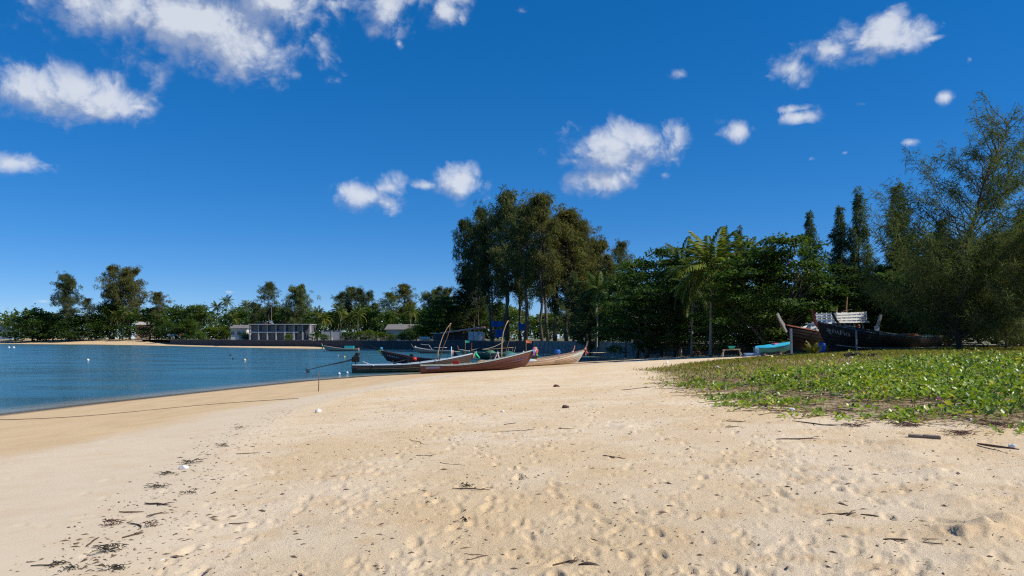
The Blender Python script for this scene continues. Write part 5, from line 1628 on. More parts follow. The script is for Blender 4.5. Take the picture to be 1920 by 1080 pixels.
bl = empty('two_storey_house', ((x0 + x1) / 2, D, TZ))
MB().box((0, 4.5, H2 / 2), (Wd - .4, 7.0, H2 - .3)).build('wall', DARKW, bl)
MB().box((0, 3.4, H2 - .14), (Wd, 9.4, .30)).build('roof_slab', GREYW, bl)
MB().box((-Wd * .09, .2, H2 * .50), (Wd * .80, 1.6, .55)).build('balcony_slab', GREYW, bl)
MB().box((0, .2, .12), (Wd, 2.2, .24)).build('plinth', GREYW, bl)
bays = 6; bw = Wd * .86 / bays
for i in range(bays + 1):
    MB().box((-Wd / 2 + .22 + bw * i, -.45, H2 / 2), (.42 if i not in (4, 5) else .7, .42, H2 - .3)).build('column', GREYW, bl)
MB().box((Wd / 2 - .3, -.2, H2 / 2), (.6, 1.2, H2 - .3)).build('end_wall', GREYW, bl)
MB().box((Wd / 2 + .55, 1.4, H2 * .25), (.9, 4, H2 * .5)).build('side_wall', WALLW, bl)
for i in range(bays):
    for z_ in (H2 * .26, H2 * .74):
        window(bl, (-Wd / 2 + .22 + bw * (i + .5), .93, z_ - .05), bw - .75, H2 * .34, GREYW, 1)
window(bl, (Wd / 2 - 1.6, .93, H2 * .26), 1.9, H2 * .42, GREYW, 2)
tag(bl, 'grey modern two storey house with columns and balcony above the sea wall', 'house')

def cottage(name, px0, px1, D, roof_y, eave_y, wallm_, roofm, lab, windows=3, depth=7, cat='house'):
    xa, xb = PX(px0, D), PX(px1, D); Wd = xb - xa; zr = PZ(roof_y, D) - TZ; ze = PZ(eave_y, D) - TZ
    r = empty(name, ((xa + xb) / 2, D, TZ))
    MB().box((0, depth / 2, ze / 2), (Wd - .8, depth - .8, ze)).build('wall', wallm_, r)
    o = .4
    MB().add([(-Wd/2, -o, ze - .1), (Wd/2, -o, ze - .1), (Wd/2, depth + o, ze - .1), (-Wd/2, depth + o, ze - .1), (-Wd/2 + .5, depth/2, zr), (Wd/2 - .5, depth/2, zr),
              (-Wd/2, -o, ze + .08), (Wd/2, -o, ze + .08), (Wd/2, depth + o, ze + .08), (-Wd/2, depth + o, ze + .08)],
             [(0,3,2,1),(0,1,7,6),(1,2,8,7),(2,3,9,8),(3,0,6,9),(6,7,5,4),(8,9,4,5),(7,8,5),(9,6,4)]).build('roof', roofm, r)
    for i in range(windows):
        window(r, (-Wd/2 + Wd * (i + .5) / windows, .34, ze * .6), min(1.6, Wd / windows * .6), ze * .34, WALLW, 1)
    tag(r, lab, cat); return r
cottage('small_house', 430, 464, 288, 609, 615.5, WALLW, ROOFG, 'small white house with grey roof left of the two storey house', 3)
cottage('roofed_cottage', 721, 785, 236, 607.5, 618, WALLW, ROOFG, 'white cottage with long grey tiled roof above the sea wall', 3)
cottage('pink_house', 252, 284, 455, 603, 609, paint((.55, .42, .36), None, .85, .8, 'pink_render'), paint((.42, .40, .38), None, .8, 1, 'pale_roof'), 'pale pinkish house showing between the far left palms and bush', 3)
cottage('shed', -40, 20, 480, 602.5, 609, paint((.20, .33, .50), None, .8, .8, 'blue_sheet'), paint((.60, .60, .58), None, .6, 1, 'white_sheet_roof'), 'blue walled shed with white roof at the far left edge', 4, 10, 'shed')
cottage('orange_roofed_house', 480, 496, 330, 603, 609, WALLW, paint((.45, .16, .09), None, .8, 2, 'orange_tiles'), 'house showing only an orange roof behind the two storey house', 1)
# low garden walls
for i, (pa, pb, D_, yt, m_) in enumerate([(604, 640, 262, 621, GREYW), (640, 700, 258, 624, GREYW), (660, 672, 250, 633, WALLW), (708, 724, 246, 632, WALLW), (598, 622, 256, 634, WALLW)]):
    xa, xb = PX(pa, D_), PX(pb, D_); zt = PZ(yt, D_) - TZ
    r = empty('garden_wall', ((xa + xb) / 2, D_, TZ))
    MB().box((0, 0, zt / 2), (xb - xa, .25, zt)).build('wall_panel', m_, r); MB().box((0, 0, zt + .05), (xb - xa + .1, .4, .1)).build('coping', m_, r)
    for sx in (-.5, 0, .5): MB().box(((xb - xa) * sx, 0, zt / 2 + .1), (.45, .4, zt + .25)).build('pier', m_, r)
    tag(r, ['long grey garden wall behind the low palms', 'grey garden wall behind the round shrubs', 'short white wall piece under the round green tree', 'short white wall piece left of the cottage', 'low white wall right beside the two storey house'][i], 'wall')
# clipped shrubs along the terrace
for i, (px, D_, yt, lab, col) in enumerate([(592, 258, 622, 'dark shrub right beside the two storey house', DK), (608, 254, 626, 'olive shrub behind the small moored boat', PALE), (648, 244, 622, 'pair of shrubs behind the turquoise box', GREEN), (660, 243, 622, 'clipped round shrub right of the shrub pair', GREEN), (676, 240, 620, 'yellow green shrub under the palms', YEL), (693, 238, 618, 'broad bright shrub right of the palms', YEL), (718, 236, 622, 'bright yellow green bush before the cottage', YEL), (735, 232, 626, 'reddish green bush before the cottage', BRN), (752, 230, 624, 'green bush at the cottage corner', GREEN), (768, 228, 618, 'dark bush right of the cottage', DK), (470, 284, 628, 'small bush before the left columns', GREEN), (540, 270, 626, 'bright small bush before the right columns', YEL), (440, 300, 628, 'low bush before the small house', GREEN), (460, 289, 622, 'dark bush between the two houses', DK), (795, 214, 612, 'yellow leafed bush left of the restaurant', (2.2, 1.5, .6)), (378, 320, 622, 'pale bush at the corner of the far wall', PALE), (345, 345, 625, 'dull bush behind the coloured parasols', DK), (290, 420, 622, 'low dark bush at the end of the far beach', DK)]):
    plant('shrub', 'bfar', i, px, D_, yt, lab, col, 1.25, cat='shrub', group='shrubs on the far terrace')
# restaurant: shallow red roof, white cloth wall
D = 204
x0, x1 = PX(808, D), PX(908, D); r = empty('restaurant', ((x0 + x1) / 2, D, TZ)); Wd = x1 - x0
za, zb_ = PZ(624.5, D) - TZ, PZ(613.5, D) - TZ
xa = PX(826, D) - (x0 + x1) / 2
redr = paint((.72, .27, .24), (.75, .48, .42), .7, 1, 'red_roof_sheet')
MB().add([(xa, -1, za), (Wd/2, -1, zb_), (Wd/2, 7, zb_ + .3), (xa, 7, za + .3), (xa, -1, za - .22), (Wd/2, -1, zb_ - .32), (Wd/2, 7, zb_ - .1), (xa, 7, za - .05)], [(0,1,2,3),(7,6,5,4),(0,4,5,1),(1,5,6,2),(2,6,7,3),(3,7,4,0)]).build('roof', redr, r)
MB().bar((xa, -1.05, za + .05), (Wd/2 - .8, -1.05, zb_ + .05), .08, .16).build('roof_edge', WALLW, r)
MB().box((-Wd/2 + 2.2, -.4, za - .05), (4.6, .15, .16)).build('gutter', WALLW, r)
for k in range(5): MB().box((-Wd/2 + 1 + k * 2.6, 0, za / 2 - .2), (.14, .14, za)).build('post', DARKW, r)
MB().box((0, 6.2, za / 2), (Wd, .2, za)).build('back_wall', DARKW, r)
v = []; n = 14
cx0, cx1 = PX(878, D) - (x0 + x1) / 2, PX(906, D) - (x0 + x1) / 2; ct = PZ(621.5, D) - TZ
for i in range(n):
    t = i / (n - 1)
    for z_ in (0.05, ct * .5, ct - .1 * math.sin(t * 9) ** 2): v.append((cx0 + (cx1 - cx0) * t, -.8 + .07 * math.sin(i * 2.2) + .02 * z_, z_))
for i in range(n):
    t = i / (n - 1)
    for z_ in (0.05, ct * .5, ct - .1 * math.sin(t * 9) ** 2): v.append((cx0 + (cx1 - cx0) * t, -.76 + .07 * math.sin(i * 2.2) + .02 * z_, z_))
k = n * 3
MB().add(v, [(i*3+j, (i+1)*3+j, (i+1)*3+j+1, i*3+j+1) for i in range(n-1) for j in range(2)] + [(k+i*3+j, k+i*3+j+1, k+(i+1)*3+j+1, k+(i+1)*3+j) for i in range(n-1) for j in range(2)]).build('canvas_screen', paint((.72, .72, .74), None, .8, 2, 'white_canvas'), r)
for i in range(4): MB().box((cx0 + (cx1 - cx0) * i / 3, -.9, ct / 2), (.08, .08, ct + .3)).build('screen_post', DARKW, r)
tag(r, 'open restaurant with long shallow red roof and white canvas screen', 'building')
# blue tarpaulins
for i, (pa, pb, ya, yb, D_, lab) in enumerate([(921, 947, 602, 613, 196, 'blue tarpaulin roof left of the grove trunks'), (972, 992, 606, 619, 192, 'blue tarpaulin sheet right of the dark trunk'), (928, 946, 617, 632, 194, 'lower blue tarpaulin hanging in the grove shade')]):
    xa, xb = PX(pa, D_), PX(pb, D_); za, zb_ = PZ(yb, D_), PZ(ya, D_)
    r = empty('tarpaulin', ((xa + xb) / 2, D_, TZ)); w = xb - xa
    v = [(-w/2 + w * a / 6, b_ * .5 + .15 * math.sin(a * 2 + b_), (za + (zb_ - za) * b_ / 3) - TZ + .15 * math.sin(a * 1.7)) for a in range(7) for b_ in range(4)]
    v += [(x_, y_ + .05, z_ - .04) for x_, y_, z_ in v]
    MB().add(v, [(a*4+b_, (a+1)*4+b_, (a+1)*4+b_+1, a*4+b_+1) for a in range(6) for b_ in range(3)] + [(28+a*4+b_, 28+a*4+b_+1, 28+(a+1)*4+b_+1, 28+(a+1)*4+b_) for a in range(6) for b_ in range(3)]).build('sheet', paint((.03, .12, .36), (.04, .17, .44), .6, 2, 'blue_tarp'), r)
    for sx in (-w/2, w/2): MB().tube([(sx, .2, 0), (sx, .2, zb_ - TZ)], .05, 6).build('pole', WOODD, r)
    tag(r, lab, 'tarpaulin')
# white plastic chairs on the terrace
def chair(px, D_, lab):
    x = PX(px, D_); r = empty('plastic_chair', (x, D_, TZ), random.uniform(-.6, .6))
    MB().box((0, 0, .44), (.5, .5, .05)).build('seat', WHITEP, r); MB().box((0, .25, .72), (.5, .05, .55), Matrix.Rotation(-.15, 3, 'X')).build('backrest', WHITEP, r)
    for sx in (-.2, .2):
        for sy in (-.2, .2): MB().bar((sx * 1.15, sy * 1.15, 0), (sx, sy, .42), .06, .05).build('leg', WHITEP, r)
    for sx in (-.25, .25): MB().box((sx, 0, .62), (.05, .45, .04)).build('armrest', WHITEP, r)
    r.scale = (1.25,) * 3
    tag(r, lab, 'chair', 'white plastic chairs on the terrace')
for i, px in enumerate((789, 793, 797, 801, 805)):
    chair(px, 204.5 + .3 * i, ['leftmost', 'second from left', 'middle', 'second from right', 'rightmost'][i] + ' of the white plastic chairs on the terrace left of the restaurant')
# parasols far left
for px, c1, lab in [(318, (.65, .62, .60), 'white parasol behind the far sea wall'), (326, (.15, .42, .55), 'blue parasol behind the far sea wall'), (341, (.50, .08, .07), 'red parasol behind the far sea wall')]:
    D_ = 368; x = PX(px, D_); r = empty('parasol', (x, D_, TZ))
    MB().lathe([(1.5, 2.3), (1.52, 2.25), (.8, 2.75), (.1, 3.05), (.02, 3.1)], 8).build('canopy', cloth(c1), r); MB().tube([(0, 0, 0), (0, 0, 2.95)], .04, 6).build('pole', WOODD, r)
    tag(r, lab, 'parasol')
# lamp posts and masts
def lamp(px, D_, yt, lab, cat='lamp post', name='lamp_post', head=True):
    x = PX(px, D_); h_ = PZ(yt, D_) - TZ; r = empty(name, (x, D_, TZ))
    MB().tube([(0, 0, -.2), (0, 0, h_)], [.10, .06], 8).build('post', STEEL if head else WOODG, r)
    if head: MB().lathe([(.06, 0), (.26, .08), (.24, .28), (.05, .36)], 10, (0, 0, h_)).build('lamp_head', WHITEP, r, True)
    else: MB().lathe([(.06, 0), (.08, .06), (.02, .14)], 8, (0, 0, h_)).build('finial', WHITEP, r)
    tag(r, lab, cat)
lamp(411, 330, 587, 'grey lamp post rising above the bright hedge')
lamp(509, 300, 577, 'thin flagless pole behind the two storey house roof', 'pole', 'flag_pole', False)
lamp(15.5, 470, 574, 'thin white mast at the far left edge', 'mast', 'radio_mast', False)
lamp(716, 240, 604, 'white lamp post left of the cottage roof')

# ------------------------------------------------------------------ ground cover at the right
def poly_scatter(n, r, box, dens):
    x = r.uniform(box[0], box[1], n); y = r.uniform(box[2], box[3], n)
    gd = segdist(x, y, GRASS, True); gin = inside(x, y, GRASS); d = np.where(gin, gd, -gd)
    k = r.random(n) < dens(x, y, d)
    return x[k], y[k], d[k]
r = np.random.default_rng(101)
# beach morning glory: two-lobed folded leaves on runners, thickest towards the sand edge
def vd(x, y, d):
    pat = vnoise(x / 1.1, y / 1.1, 71) * .6 + vnoise(x / .35, y / .35, 72) * .4
    front = sstep(-.6, 3.2, d + 3.0 * (vnoise(x / .9, y / .9, 73) - .5))
    fade = 1 - .97 * sstep(22, 35, y + 5 * (vnoise(x / 2, y / 2, 74) - .5))
    return np.clip(front * fade * sstep(.36, .62, pat + .11 * sstep(2, 9, d)), 0, 1) * np.clip(24 / np.maximum(y, 12), .45, 1)
x, y, d = poly_scatter(220000, r, (4, 34, 9, 42), vd)
hgt = np.abs(r.normal(.09, .055, len(x))) * sstep(-.5, 4, d) * 1.3 + .02
n = len(x)
zc = ground_z(x, y)
az = r.uniform(0, 2 * math.pi, n); sc = np.clip(r.lognormal(-2.52, .28, n), .035, .15) * np.where(y > 24, 1.18, 1)
tilt = np.abs(r.normal(.45, .45, n))
ax = np.stack([np.cos(az) * np.cos(tilt), np.sin(az) * np.cos(tilt), np.sin(tilt)], 1)
sd = np.stack([-np.sin(az), np.cos(az), r.normal(0, .35, n)], 1); sd = unit(sd)
nm_ = unit(np.cross(ax, sd))
c = np.stack([x, y, zc + hgt], 1); s_ = sc[:, None]
foldk = r.uniform(.1, .5, n)[:, None]
Lv = np.stack([c, c + ax * s_ * .35 + sd * s_ * .48 + nm_ * s_ * foldk * .5, c + ax * s_ * 1.02 + sd * s_ * .30 + nm_ * s_ * foldk * .3, c + ax * s_ * .86,
               c + ax * s_ * 1.02 - sd * s_ * .30 + nm_ * s_ * foldk * .3, c + ax * s_ * .35 - sd * s_ * .48 + nm_ * s_ * foldk * .5], 1).reshape(-1, 3)
b0 = np.arange(n) * 6
Lf = np.concatenate([np.stack([b0, b0 + 1, b0 + 2, b0 + 3], 1), np.stack([b0, b0 + 3, b0 + 4, b0 + 5], 1)])
tint = np.clip(r.normal(.42, .2, n) + .35 * (vnoise(x / 2.5, y / 2.5, 76) - .5), 0, 1); tint[r.random(n) < .025] = 1.0
vine = obj('beach_morning_glory', fastmesh('vine_leaves', Lv, Lf, np.repeat(tint, 6)), FOL_VINE)
tag(vine, 'glossy green beach morning glory creeping over the sand at right', 'ground cover', kind='stuff')
# runners and dry litter
N = 2600
def rd(x, y, d): return np.clip(sstep(-1.1, .3, d) * (1 - .75 * sstep(2.0, 5, d)), 0, 1) * (y < 30)
x, y, d = poly_scatter(60000, r, (4, 30, 9.5, 34), rd)
x, y = x[:N * 4], y[:N * 4]; n = len(x); z = ground_z(x, y) + r.uniform(.004, .05, n)
az = r.uniform(0, 2 * math.pi, n); L = r.uniform(.08, .42, n)
dv = np.stack([np.cos(az), np.sin(az), r.normal(0, .12, n)], 1)
v_, f_ = blade_tris(np.stack([x, y, z], 1), dv, np.tile([[0, 0, 1.]], (n, 1)) + r.normal(size=(n, 3)) * .6, L, r.uniform(.008, .024, n), .05)
LIT = foliage('dry_litter', [(.05, .03, .02), (.12, .07, .04), (.24, .16, .09)], .1, .9, .1)
lit_ = obj('dry_runner_litter', fastmesh('litter', v_, f_, np.repeat(r.random(n), 4)), LIT)
tag(lit_, 'brown dry runners and leaf litter along the edge of the ground cover', 'litter', kind='stuff')
# long runners creeping out over the bare sand, with small leaves
rm = MB(); rl = []
edge = [(8.4, 12.4), (7.1, 13.6), (6.0, 16), (5.9, 19), (5.7, 26), (7.2, 36)]
for k in range(70):
    u = r.uniform(0, 4.6); i_ = int(u); f0 = u - i_
    ex = edge[i_][0] * (1 - f0) + edge[i_ + 1][0] * f0 + r.uniform(.1, .8) + (r.uniform(0, 4) if i_ == 0 else 0); ey = edge[i_][1] * (1 - f0) + edge[i_ + 1][1] * f0 + (.3 if i_ < 2 else 0)
    an = r.uniform(2.6, 4.9); pts = []
    for j in range(8):
        pts.append((ex, ey, gz(ex, ey) + .012)); an += r.normal(0, .22); ex += .2 * math.cos(an); ey += .2 * math.sin(an)
        if r.random() < .6: rl.append((ex, ey))
    rm.tube(pts, [.006] * 8, 4, False)
ro_ = rm.build('vine_runners', paint((.22, .13, .08), (.14, .16, .05), .8, 9, 'runner_stem'))
tag(ro_, 'brown vine runners creeping from the ground cover over the sand', 'runners', kind='stuff')
rl = np.array(rl); n = len(rl); az = r.uniform(0, 6.28, n); tl = r.uniform(.1, .8, n)
dv = np.stack([np.cos(az) * np.cos(tl), np.sin(az) * np.cos(tl), np.sin(tl)], 1)
v_, f_ = leaf_quads(np.stack([rl[:, 0], rl[:, 1], ground_z(rl[:, 0], rl[:, 1]) + .03], 1), dv, np.array([0, 0, 1.]) + r.normal(size=(n, 3)) * .4, r.uniform(.05, .1, n), r.uniform(.05, .09, n), .2)
lo_ = obj('runner_leaves', fastmesh('runner_leaves', v_, f_, np.repeat(r.random(n), 4)), FOL_VINE)
tag(lo_, 'scattered young vine leaves on the runners over the sand', 'leaves', kind='stuff')
# short olive grass further back
def gd_(x, y, d):
    f = sstep(21, 36, y + 7 * (vnoise(x / 2.5, y / 2.5, 81) - .5)) * .9 + .22
    return np.clip(f * sstep(-.8, 1.8, d + 2.5 * (vnoise(x / .8, y / .8, 82) - .5)) * (.45 + .8 * vnoise(x / .5, y / .5, 83)), 0, 1)
x, y, d = poly_scatter(170000, r, (5, 46, 13, 66), gd_)
n = len(x); z = ground_z(x, y) - .01
az = r.uniform(0, 2 * math.pi, n); tl = np.abs(r.normal(.35, .25, n))
dv = np.stack([np.cos(az) * np.sin(tl), np.sin(az) * np.sin(tl), np.cos(tl)], 1)
v_, f_ = blade_tris(np.stack([x, y, z], 1), dv, rdir(r, n), np.clip(r.normal(.15, .05, n), .04, .34), r.uniform(.012, .028, n) * np.clip(y / 26, .7, 1.8), .15)
gr = obj('short_grass', fastmesh('grass', v_, f_, np.repeat(np.clip(r.normal(.45, .22, n) + .6 * (vnoise(x / 3, y / 3, 85) - .5), 0, 1), 4)), FOL_GRASS)
tag(gr, 'short olive and straw coloured grass behind the morning glory', 'grass', kind='stuff')
# pink flowers
FLM = foliage('pink_petal', [(.45, .10, .38), (.6, .2, .5)], .3, .6)
def flower(p, lab):
    v = [(0, 0, .0)]
    for i in range(10):
        a = 2 * math.pi * i / 10; rr_ = .034 if i % 2 else .04; v.append((rr_ * math.cos(a), rr_ * math.sin(a), .035))
    v += [(x_, y_, z_ - .004) for x_, y_, z_ in v]
    o = MB().add(v, [(0, 1 + i, 1 + (i + 1) % 10) for i in range(10)] + [(11, 12 + (i + 1) % 10, 12 + i) for i in range(10)]).build('pink_flower', FLM)
    o.location = p; o.rotation_euler = (R(50), 0, random.uniform(-1, 1)); o.scale = (1.2,) * 3
    tag(o, lab, 'flower', 'pink flowers in the ground cover')
for px, py, lab in [(1758, 754, 'pink flower low in the ground cover near the right edge'), (1602, 738, 'pink flower in the middle of the ground cover'), (1497, 708, 'pink flower deep in the ground cover above the plastic scrap'), (1373, 985 - 300, 'small pink flower at the left of the ground cover')]:
    p = ground_px(px, py + 6); p.z += .13; flower(p, lab)

# ------------------------------------------------------------------ washed-up things on the sand
DARKSTK = [paint((.085, .06, .045), (.17, .125, .09), .9, 14, 'dark_stick'), paint((.17, .105, .07), (.10, .065, .045), .9, 14, 'brown_stick'), paint((.26, .20, .15), (.15, .11, .08), .9, 14, 'grey_stick')]
def stick(px0, py0, px1, py1, rad, lab, mat=0, fork=False, group=None, lift=.0):
    rad *= .78
    a = ground_px(px0, py0); b_ = ground_px(px1, py1); o = (a + b_) / 2; rg = random.Random(int(px0 * 7 + py0))
    d = b_ - a; n = 5; pts = []
    sdv = Vector((-d.y, d.x, 0)).normalized() if d.length > .001 else Vector((1, 0, 0))
    for i in range(n):
        t = i / (n - 1); p_ = a.lerp(b_, t) + sdv * rg.uniform(-.06, .06) * d.length; p_.z = gz(p_.x, p_.y) + rad * .45 + lift * (t if lift else 0) + .008; pts.append(p_ - o)
    m = MB().tube(pts, [rad * .7, rad, rad * 1.05, rad * .85, rad * .45], 6)
    if fork:
        for k in range(2):
            q = pts[2 + k]; e = q + d * .28 + sdv * d.length * (.16 if k else -.18); e.z = q.z + .015
            m.tube([q, (q + e) / 2 + Vector((0, 0, .01)), e], [rad * .6, rad * .5, rad * .25], 5)
    ob = m.build('driftwood_stick', DARKSTK[mat], None, True); ob.location = o
    tag(ob, lab, 'stick', group)
    return ob
stick(1832, 834, 1908, 852, .024, 'long reddish brown stick below the ground cover at right', 1, False, None, .05)
stick(1542, 968, 1606, 964, .012, 'forked dark twig at the lower right of the sand', 0, True)
stick(1614, 967, 1648, 970, .011, 'short dark stick right of the forked twig at lower right', 0)
stick(1657, 1014, 1703, 1015, .012, 'dark knobbly stick at the bottom right of the sand', 0)
stick(1730, 1013, 1762, 1013, .006, 'thin pale upper twig of a pair at the bottom right', 2)
stick(1730, 1019, 1770, 1022, .007, 'thin lower twig of a pair at the bottom right', 2)
stick(870, 1040, 915, 1043, .005, 'upper branch of the thin V-shaped twig at bottom centre', 1)
stick(875, 1052, 915, 1043, .005, 'lower branch of the thin V-shaped twig at bottom centre', 1)
stick(848, 917, 918, 920, .009, 'dark branching twig in the middle of the sand', 0, True)
stick(1130, 855, 1174, 861, .011, 'thin dark double twig right of the sand centre', 0)
stick(926, 812, 1002, 807, .012, 'long thin dark twig across the upper sand', 0, True)
stick(945, 797, 968, 794, .012, 'short dark twig above the long thin one', 0)
stick(1046, 805, 1075, 804, .008, 'faint pale twig right of the long thin one', 2)
stick(822, 869, 875, 874, .009, 'slender dark twig left of the sand centre', 0)
stick(780, 855, 815, 856, .008, 'small branching twig at the left of the sand', 1, True)
stick(770, 824, 800, 836, .006, 'pair of fine twigs on the upper left sand', 1)
stick(429, 984, 466, 982, .009, 'straight thin stick near the wrack line', 1)
stick(443, 852, 487, 850, .010, 'thin brown stick on the upper wrack line', 1)
stick(222, 962, 270, 961, .011, 'reddish brown stick of the lower wrack line', 1)
stick(272, 945, 318, 948, .014, 'dark curved stick of the lower wrack line', 0, True)
stick(275, 970, 305, 962, .010, 'short dark stick between two wrack clumps', 0)
stick(164, 1025, 182, 1010, .011, 'short leaning dark stick left of the big wrack clump', 0)
stick(230, 1010, 268, 1000, .010, 'grey forked stick right above the big wrack clump', 0, True)
stick(243, 981, 268, 992, .010, 'dark stick right of the brown wrack clump', 0)
stick(60, 1062, 118, 1060, .008, 'long thin weed strand at the bottom left', 0)
stick(1362, 730 + 60, 1400, 792, .012, 'dark thin stick below the left end of the ground cover', 0)
stick(1455, 824, 1538, 824, .012, 'brown knotted vine stem lying on the upper right sand', 1, True)
stick(1165, 732, 1225, 726, .016, 'dark stick on the sand left of the ground cover', 0, True)
stick(1366, 770, 1440, 757, .013, 'dark stick along the edge of the ground cover', 0, True)
stick(1490, 790, 1570, 800, .014, 'dark runner stem lying along the edge of the ground cover', 0, True)
stick(1108, 1012, 1120, 1016, .006, 'tiny twig at the bottom right of centre', 0)
stick(850, 980, 860, 978, .006, 'tiny dark chip of wood left of bottom centre', 0)
stick(1250, 950, 1262, 951, .008, 'short dark twig right of bottom centre', 0)
stick(1360, 802, 1385, 801, .012, 'flat dark twig on the sand below the plastic sheet', 0)
# weathered plank
a = ground_px(1733, 823); pk = MB(); pk.box((0, 0, .035), (.44, .10, .045)); pk.box((.10, .0, .062), (.22, .085, .012))
pko = pk.build('weathered_plank', paint((.22, .18, .15), (.12, .10, .085), .9, 9, 'grey_plank', (.2, 1, 1))); pko.location = a; pko.rotation_euler = (.08, .03, -.5); tag(pko, 'weathered grey plank on the sand below the ground cover', 'plank')
# dark bark piece bottom
a = ground_px(1100, 1062); bk = MB().tube([(-.06, 0, .01), (0, .01, .018), (.06, -.01, .012), (.10, -.03, .008)], [.008, .017, .018, .007], 7).build('bark_piece', DARKSTK[0], None, True); bk.location = a; tag(bk, 'dark piece of bark at the bottom edge right of centre', 'bark')
stick(1035, 1062, 1085, 1052, .010, 'forked dark twig beside the bark at the bottom edge', 0, True)
# wrack clumps
WEED = [paint((.06, .05, .036), (.13, .10, .07), .9, 20, 'dark_weed'), paint((.15, .085, .065), (.08, .055, .042), .9, 20, 'brown_weed')]
def clump(px, py, size, lab, mat=0, n=16, h=.04):
    a = ground_px(px, py); rg = random.Random(int(px + py)); m = MB()
    n = int(n * 1.7)
    for i in range(n):
        an = rg.uniform(0, 6.28); c0 = Vector((rg.gauss(0, size * .35), rg.gauss(0, size * .3), rg.uniform(.005, h)))
        d = Vector((math.cos(an), math.sin(an) * .7, rg.uniform(-.1, .25))) * size * rg.uniform(.3, .8)
        m.tube([c0, c0 + d * .5 + Vector((0, 0, .012)), c0 + d], [.003, .0045, .002], 5)
    o = m.build('seaweed_clump', WEED[mat], None, True); o.location = a; tag(o, lab, 'seaweed'); return o
for a_ in [(205, 1035, .13, 'big dark weed clump with red thread at lower left', 0, 26, .06), (210, 984, .12, 'brown weed clump on the lower wrack line', 1, 24, .05), (105, 1060, .12, 'dark stringy weed at the bottom left', 0, 10, .02), (135, 1068, .10, 'dark weed beside the stringy one at the bottom left', 0, 12, .02), (215, 1068, .13, 'loose weed at the bottom of the wrack line', 0, 14, .03), (417, 838, .14, 'dark weed lump at the top of the wrack line', 0, 18, .06), (352, 870, .14, 'dark weed beside the white foam block', 0, 20, .06), (370, 868, .12, 'second dark weed tuft beside the white foam block', 0, 12, .06), (315, 890, .2, 'loose dark weed below the foam block', 0, 14, .03), (300, 914, .2, 'greenish weed strand on the wrack line', 0, 14, .03), (355, 925, .15, 'dark weed curl on the middle wrack line', 0, 8, .03), (282, 988, .10, 'grey weed clump right of the brown one', 1, 12, .05), (875, 914, .09, 'dark twiggy tangle in the middle of the sand', 0, 16, .04), (873, 978, .05, 'small dark tuft left of bottom centre', 0, 10, .04), (445, 803, .25, 'thin dark weed on the upper wrack line', 0, 9, .03), (1700, 800, .3, 'dark leaf litter heap at the edge of the ground cover', 1, 40, .05), (1800, 815, .3, 'dark brown litter heap at the right edge of the ground cover', 1, 40, .05), (1870, 800, .35, 'reddish litter heap at the right picture edge', 1, 45, .06), (1600, 800, .25, 'dark stem tangle below the middle of the ground cover', 1, 30, .04)]:
    clump(*a_)
# foam, plastic, bottle scraps
def rock_like(px, py, sx, sy, sz, mat, lab, name, cat, seed=0, group=None):
    a = ground_px(px, py); rg = random.Random(seed + int(px)); bm_ = bmesh.new(); bmesh.ops.create_icosphere(bm_, subdivisions=2, radius=1)
    for v in bm_.verts:
        k = 1 + rg.uniform(-.16, .16); v.co = Vector((v.co.x * sx * k, v.co.y * sy * k, max(v.co.z, -.35) * sz * k))
    me = bpy.data.meshes.new(name); bm_.to_mesh(me); bm_.free(); o = obj(name, me, mat); o.location = a + Vector((0, 0, sz * .25)); o.rotation_euler = (0, 0, rg.uniform(0, 3)); tag(o, lab, cat, group); return o
FOAM = paint((.72, .71, .68), (.6, .57, .52), .8, 6, 'white_foam')
rock_like(346, 879, .085, .06, .05, FOAM, 'white foam block on the wrack line at left', 'foam_block', 'foam')
rock_like(597, 773, .11, .09, .09, FOAM, 'white angular foam lump on the upper pale sand', 'foam_block', 'foam', 3)
rock_like(1060, 764, .10, .08, .05, paint((.10, .05, .035), None, .9, 5, 'dark_husk'), 'dark coconut husk piece on the upper sand', 'husk_piece', 'husk', 4)
rock_like(1043, 725, .16, .1, .07, paint((.14, .06, .04), None, .9, 5, 'red_husk'), 'reddish husk piece on the sand beyond the dark one', 'husk_piece', 'husk', 5)
rock_like(1898, 838, .05, .04, .04, paint((.75, .76, .78), None, .25, 6, 'shiny_plastic'), 'shiny white plastic scrap at the right edge', 'plastic_scrap', 'litter', 6)
rock_like(1484, 769, .07, .05, .045, paint((.62, .58, .66), None, .35, 6, 'lilac_plastic'), 'pale crumpled plastic cup at the edge of the ground cover', 'plastic_cup', 'litter', 7)
rock_like(1420, 739, .22, .10, .04, paint((.66, .70, .72), None, .4, 6, 'plastic_sheet'), 'crumpled white plastic sheet at the edge of the ground cover', 'plastic_sheet', 'litter', 8)
rock_like(1567, 742, .16, .06, .06, paint((.22, .36, .42), None, .3, 6, 'blue_plastic_scrap'), 'blue grey plastic bottle lying in the ground cover', 'plastic_bottle', 'litter', 9)
rock_like(1820, 789, .035, .03, .035, paint((.75, .72, .76), None, .3, 6, 'white_plastic_scrap'), 'small white plastic scrap in the litter at right', 'plastic_scrap', 'litter', 10)
rock_like(1597, 672, .10, .1, .08, FOAM, 'white scrap in the grass left of the charred log', 'plastic_scrap', 'litter', 11)
rock_like(1345, 690, .13, .1, .10, FOAM, 'white foam scrap in the left of the ground cover', 'foam_block', 'litter', 12)
rock_like(1251, 682, .2, .1, .22, paint((.62, .62, .58), None, .6, 6, 'pale_bucket'), 'pale bucket shaped scrap at the left tip of the grass', 'plastic_scrap', 'litter', 13)
rock_like(784, 845, .03, .025, .015, paint((.55, .14, .05), None, .8, 6, 'orange_leaf'), 'orange dead leaf on the left sand', 'dead_leaf', 'leaf', 14)
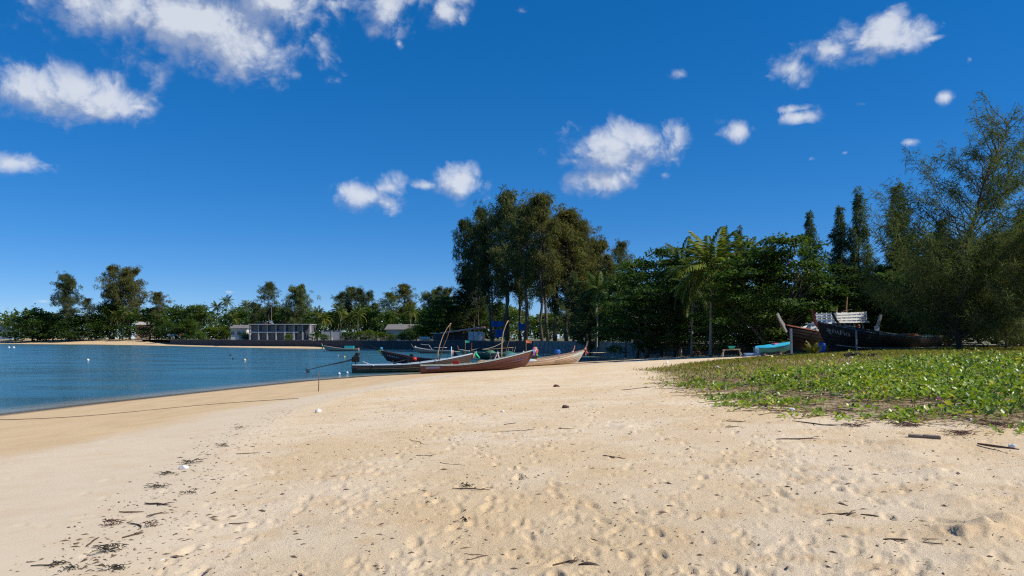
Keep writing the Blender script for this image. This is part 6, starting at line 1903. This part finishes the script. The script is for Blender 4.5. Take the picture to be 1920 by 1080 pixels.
rock_like(942, 772, .06, .05, .03, FOAM, 'small white scrap on the upper sand', 'plastic_scrap', 'litter', 15)
# stones, shells and chips too many to count
r = np.random.default_rng(202)
n = 11000
w_ = r.random(n)
wl = np.array(WRACK); tt = r.uniform(0, 10.5, n); ii = tt.astype(int); ff = (tt - ii)[:, None]
base = wl[ii] * (1 - ff) + wl[ii + 1] * ff
pos = np.where((w_ < .34)[:, None], base + r.normal(0, 1, (n, 2)) * np.array([.45, .5]), np.stack([r.uniform(-6, 8, n), 3.5 * np.exp(r.uniform(0, 2.1, n))], 1))
x, y = pos[:, 0], pos[:, 1]
wd = side_dist(x, y, WRACK); k = (wd > -.9) & (y > 3) & (~inside(x, y, GRASS)); x, y = x[k], y[k]; n = len(x)
z = ground_z(x, y)
# take relief from the ground mesh rings
ri = np.clip(np.searchsorted(rr, np.hypot(x, y)), 0, nr - 1); ti = np.clip(((np.degrees(np.arctan2(x, y)) + 48) / .135).round().astype(int), 0, 710)
z = np.where(np.abs(np.degrees(np.arctan2(x, y))) < 47, zz[ri, ti], z)
s = np.clip(r.lognormal(-4.85, .55, n), .003, .026); az = r.uniform(0, 6.28, n); el = r.uniform(1, 3.0, n)
ca, sa = np.cos(az), np.sin(az)
v = []
for (a_, b_, c_) in ((1, 0, .1), (0, .5, .1), (-1, 0, .1), (0, -.5, .1), (.1, 0, .75)):
    v.append(np.stack([x + s * (a_ * el * ca - b_ * sa), y + s * (a_ * el * sa + b_ * ca), z + s * c_], 1))
v = np.stack(v, 1).reshape(-1, 3); b0 = np.arange(n) * 5
tri = np.concatenate([np.stack([b0 + i, b0 + (i + 1) % 4, b0 + 4], 1) for i in range(4)])
CH = foliage('beach_chips', [(.06, .045, .035), (.14, .10, .07), (.30, .23, .16), (.6, .55, .48)], .0, .9, .1)
ch = obj('beach_debris_chips', fastmesh('chips', v, tri, np.repeat(np.clip(r.beta(1.2, 2.2, n), 0, 1), 5)), CH)
tag(ch, 'tiny shells, wood chips and weed bits strewn on the sand', 'debris', kind='stuff')
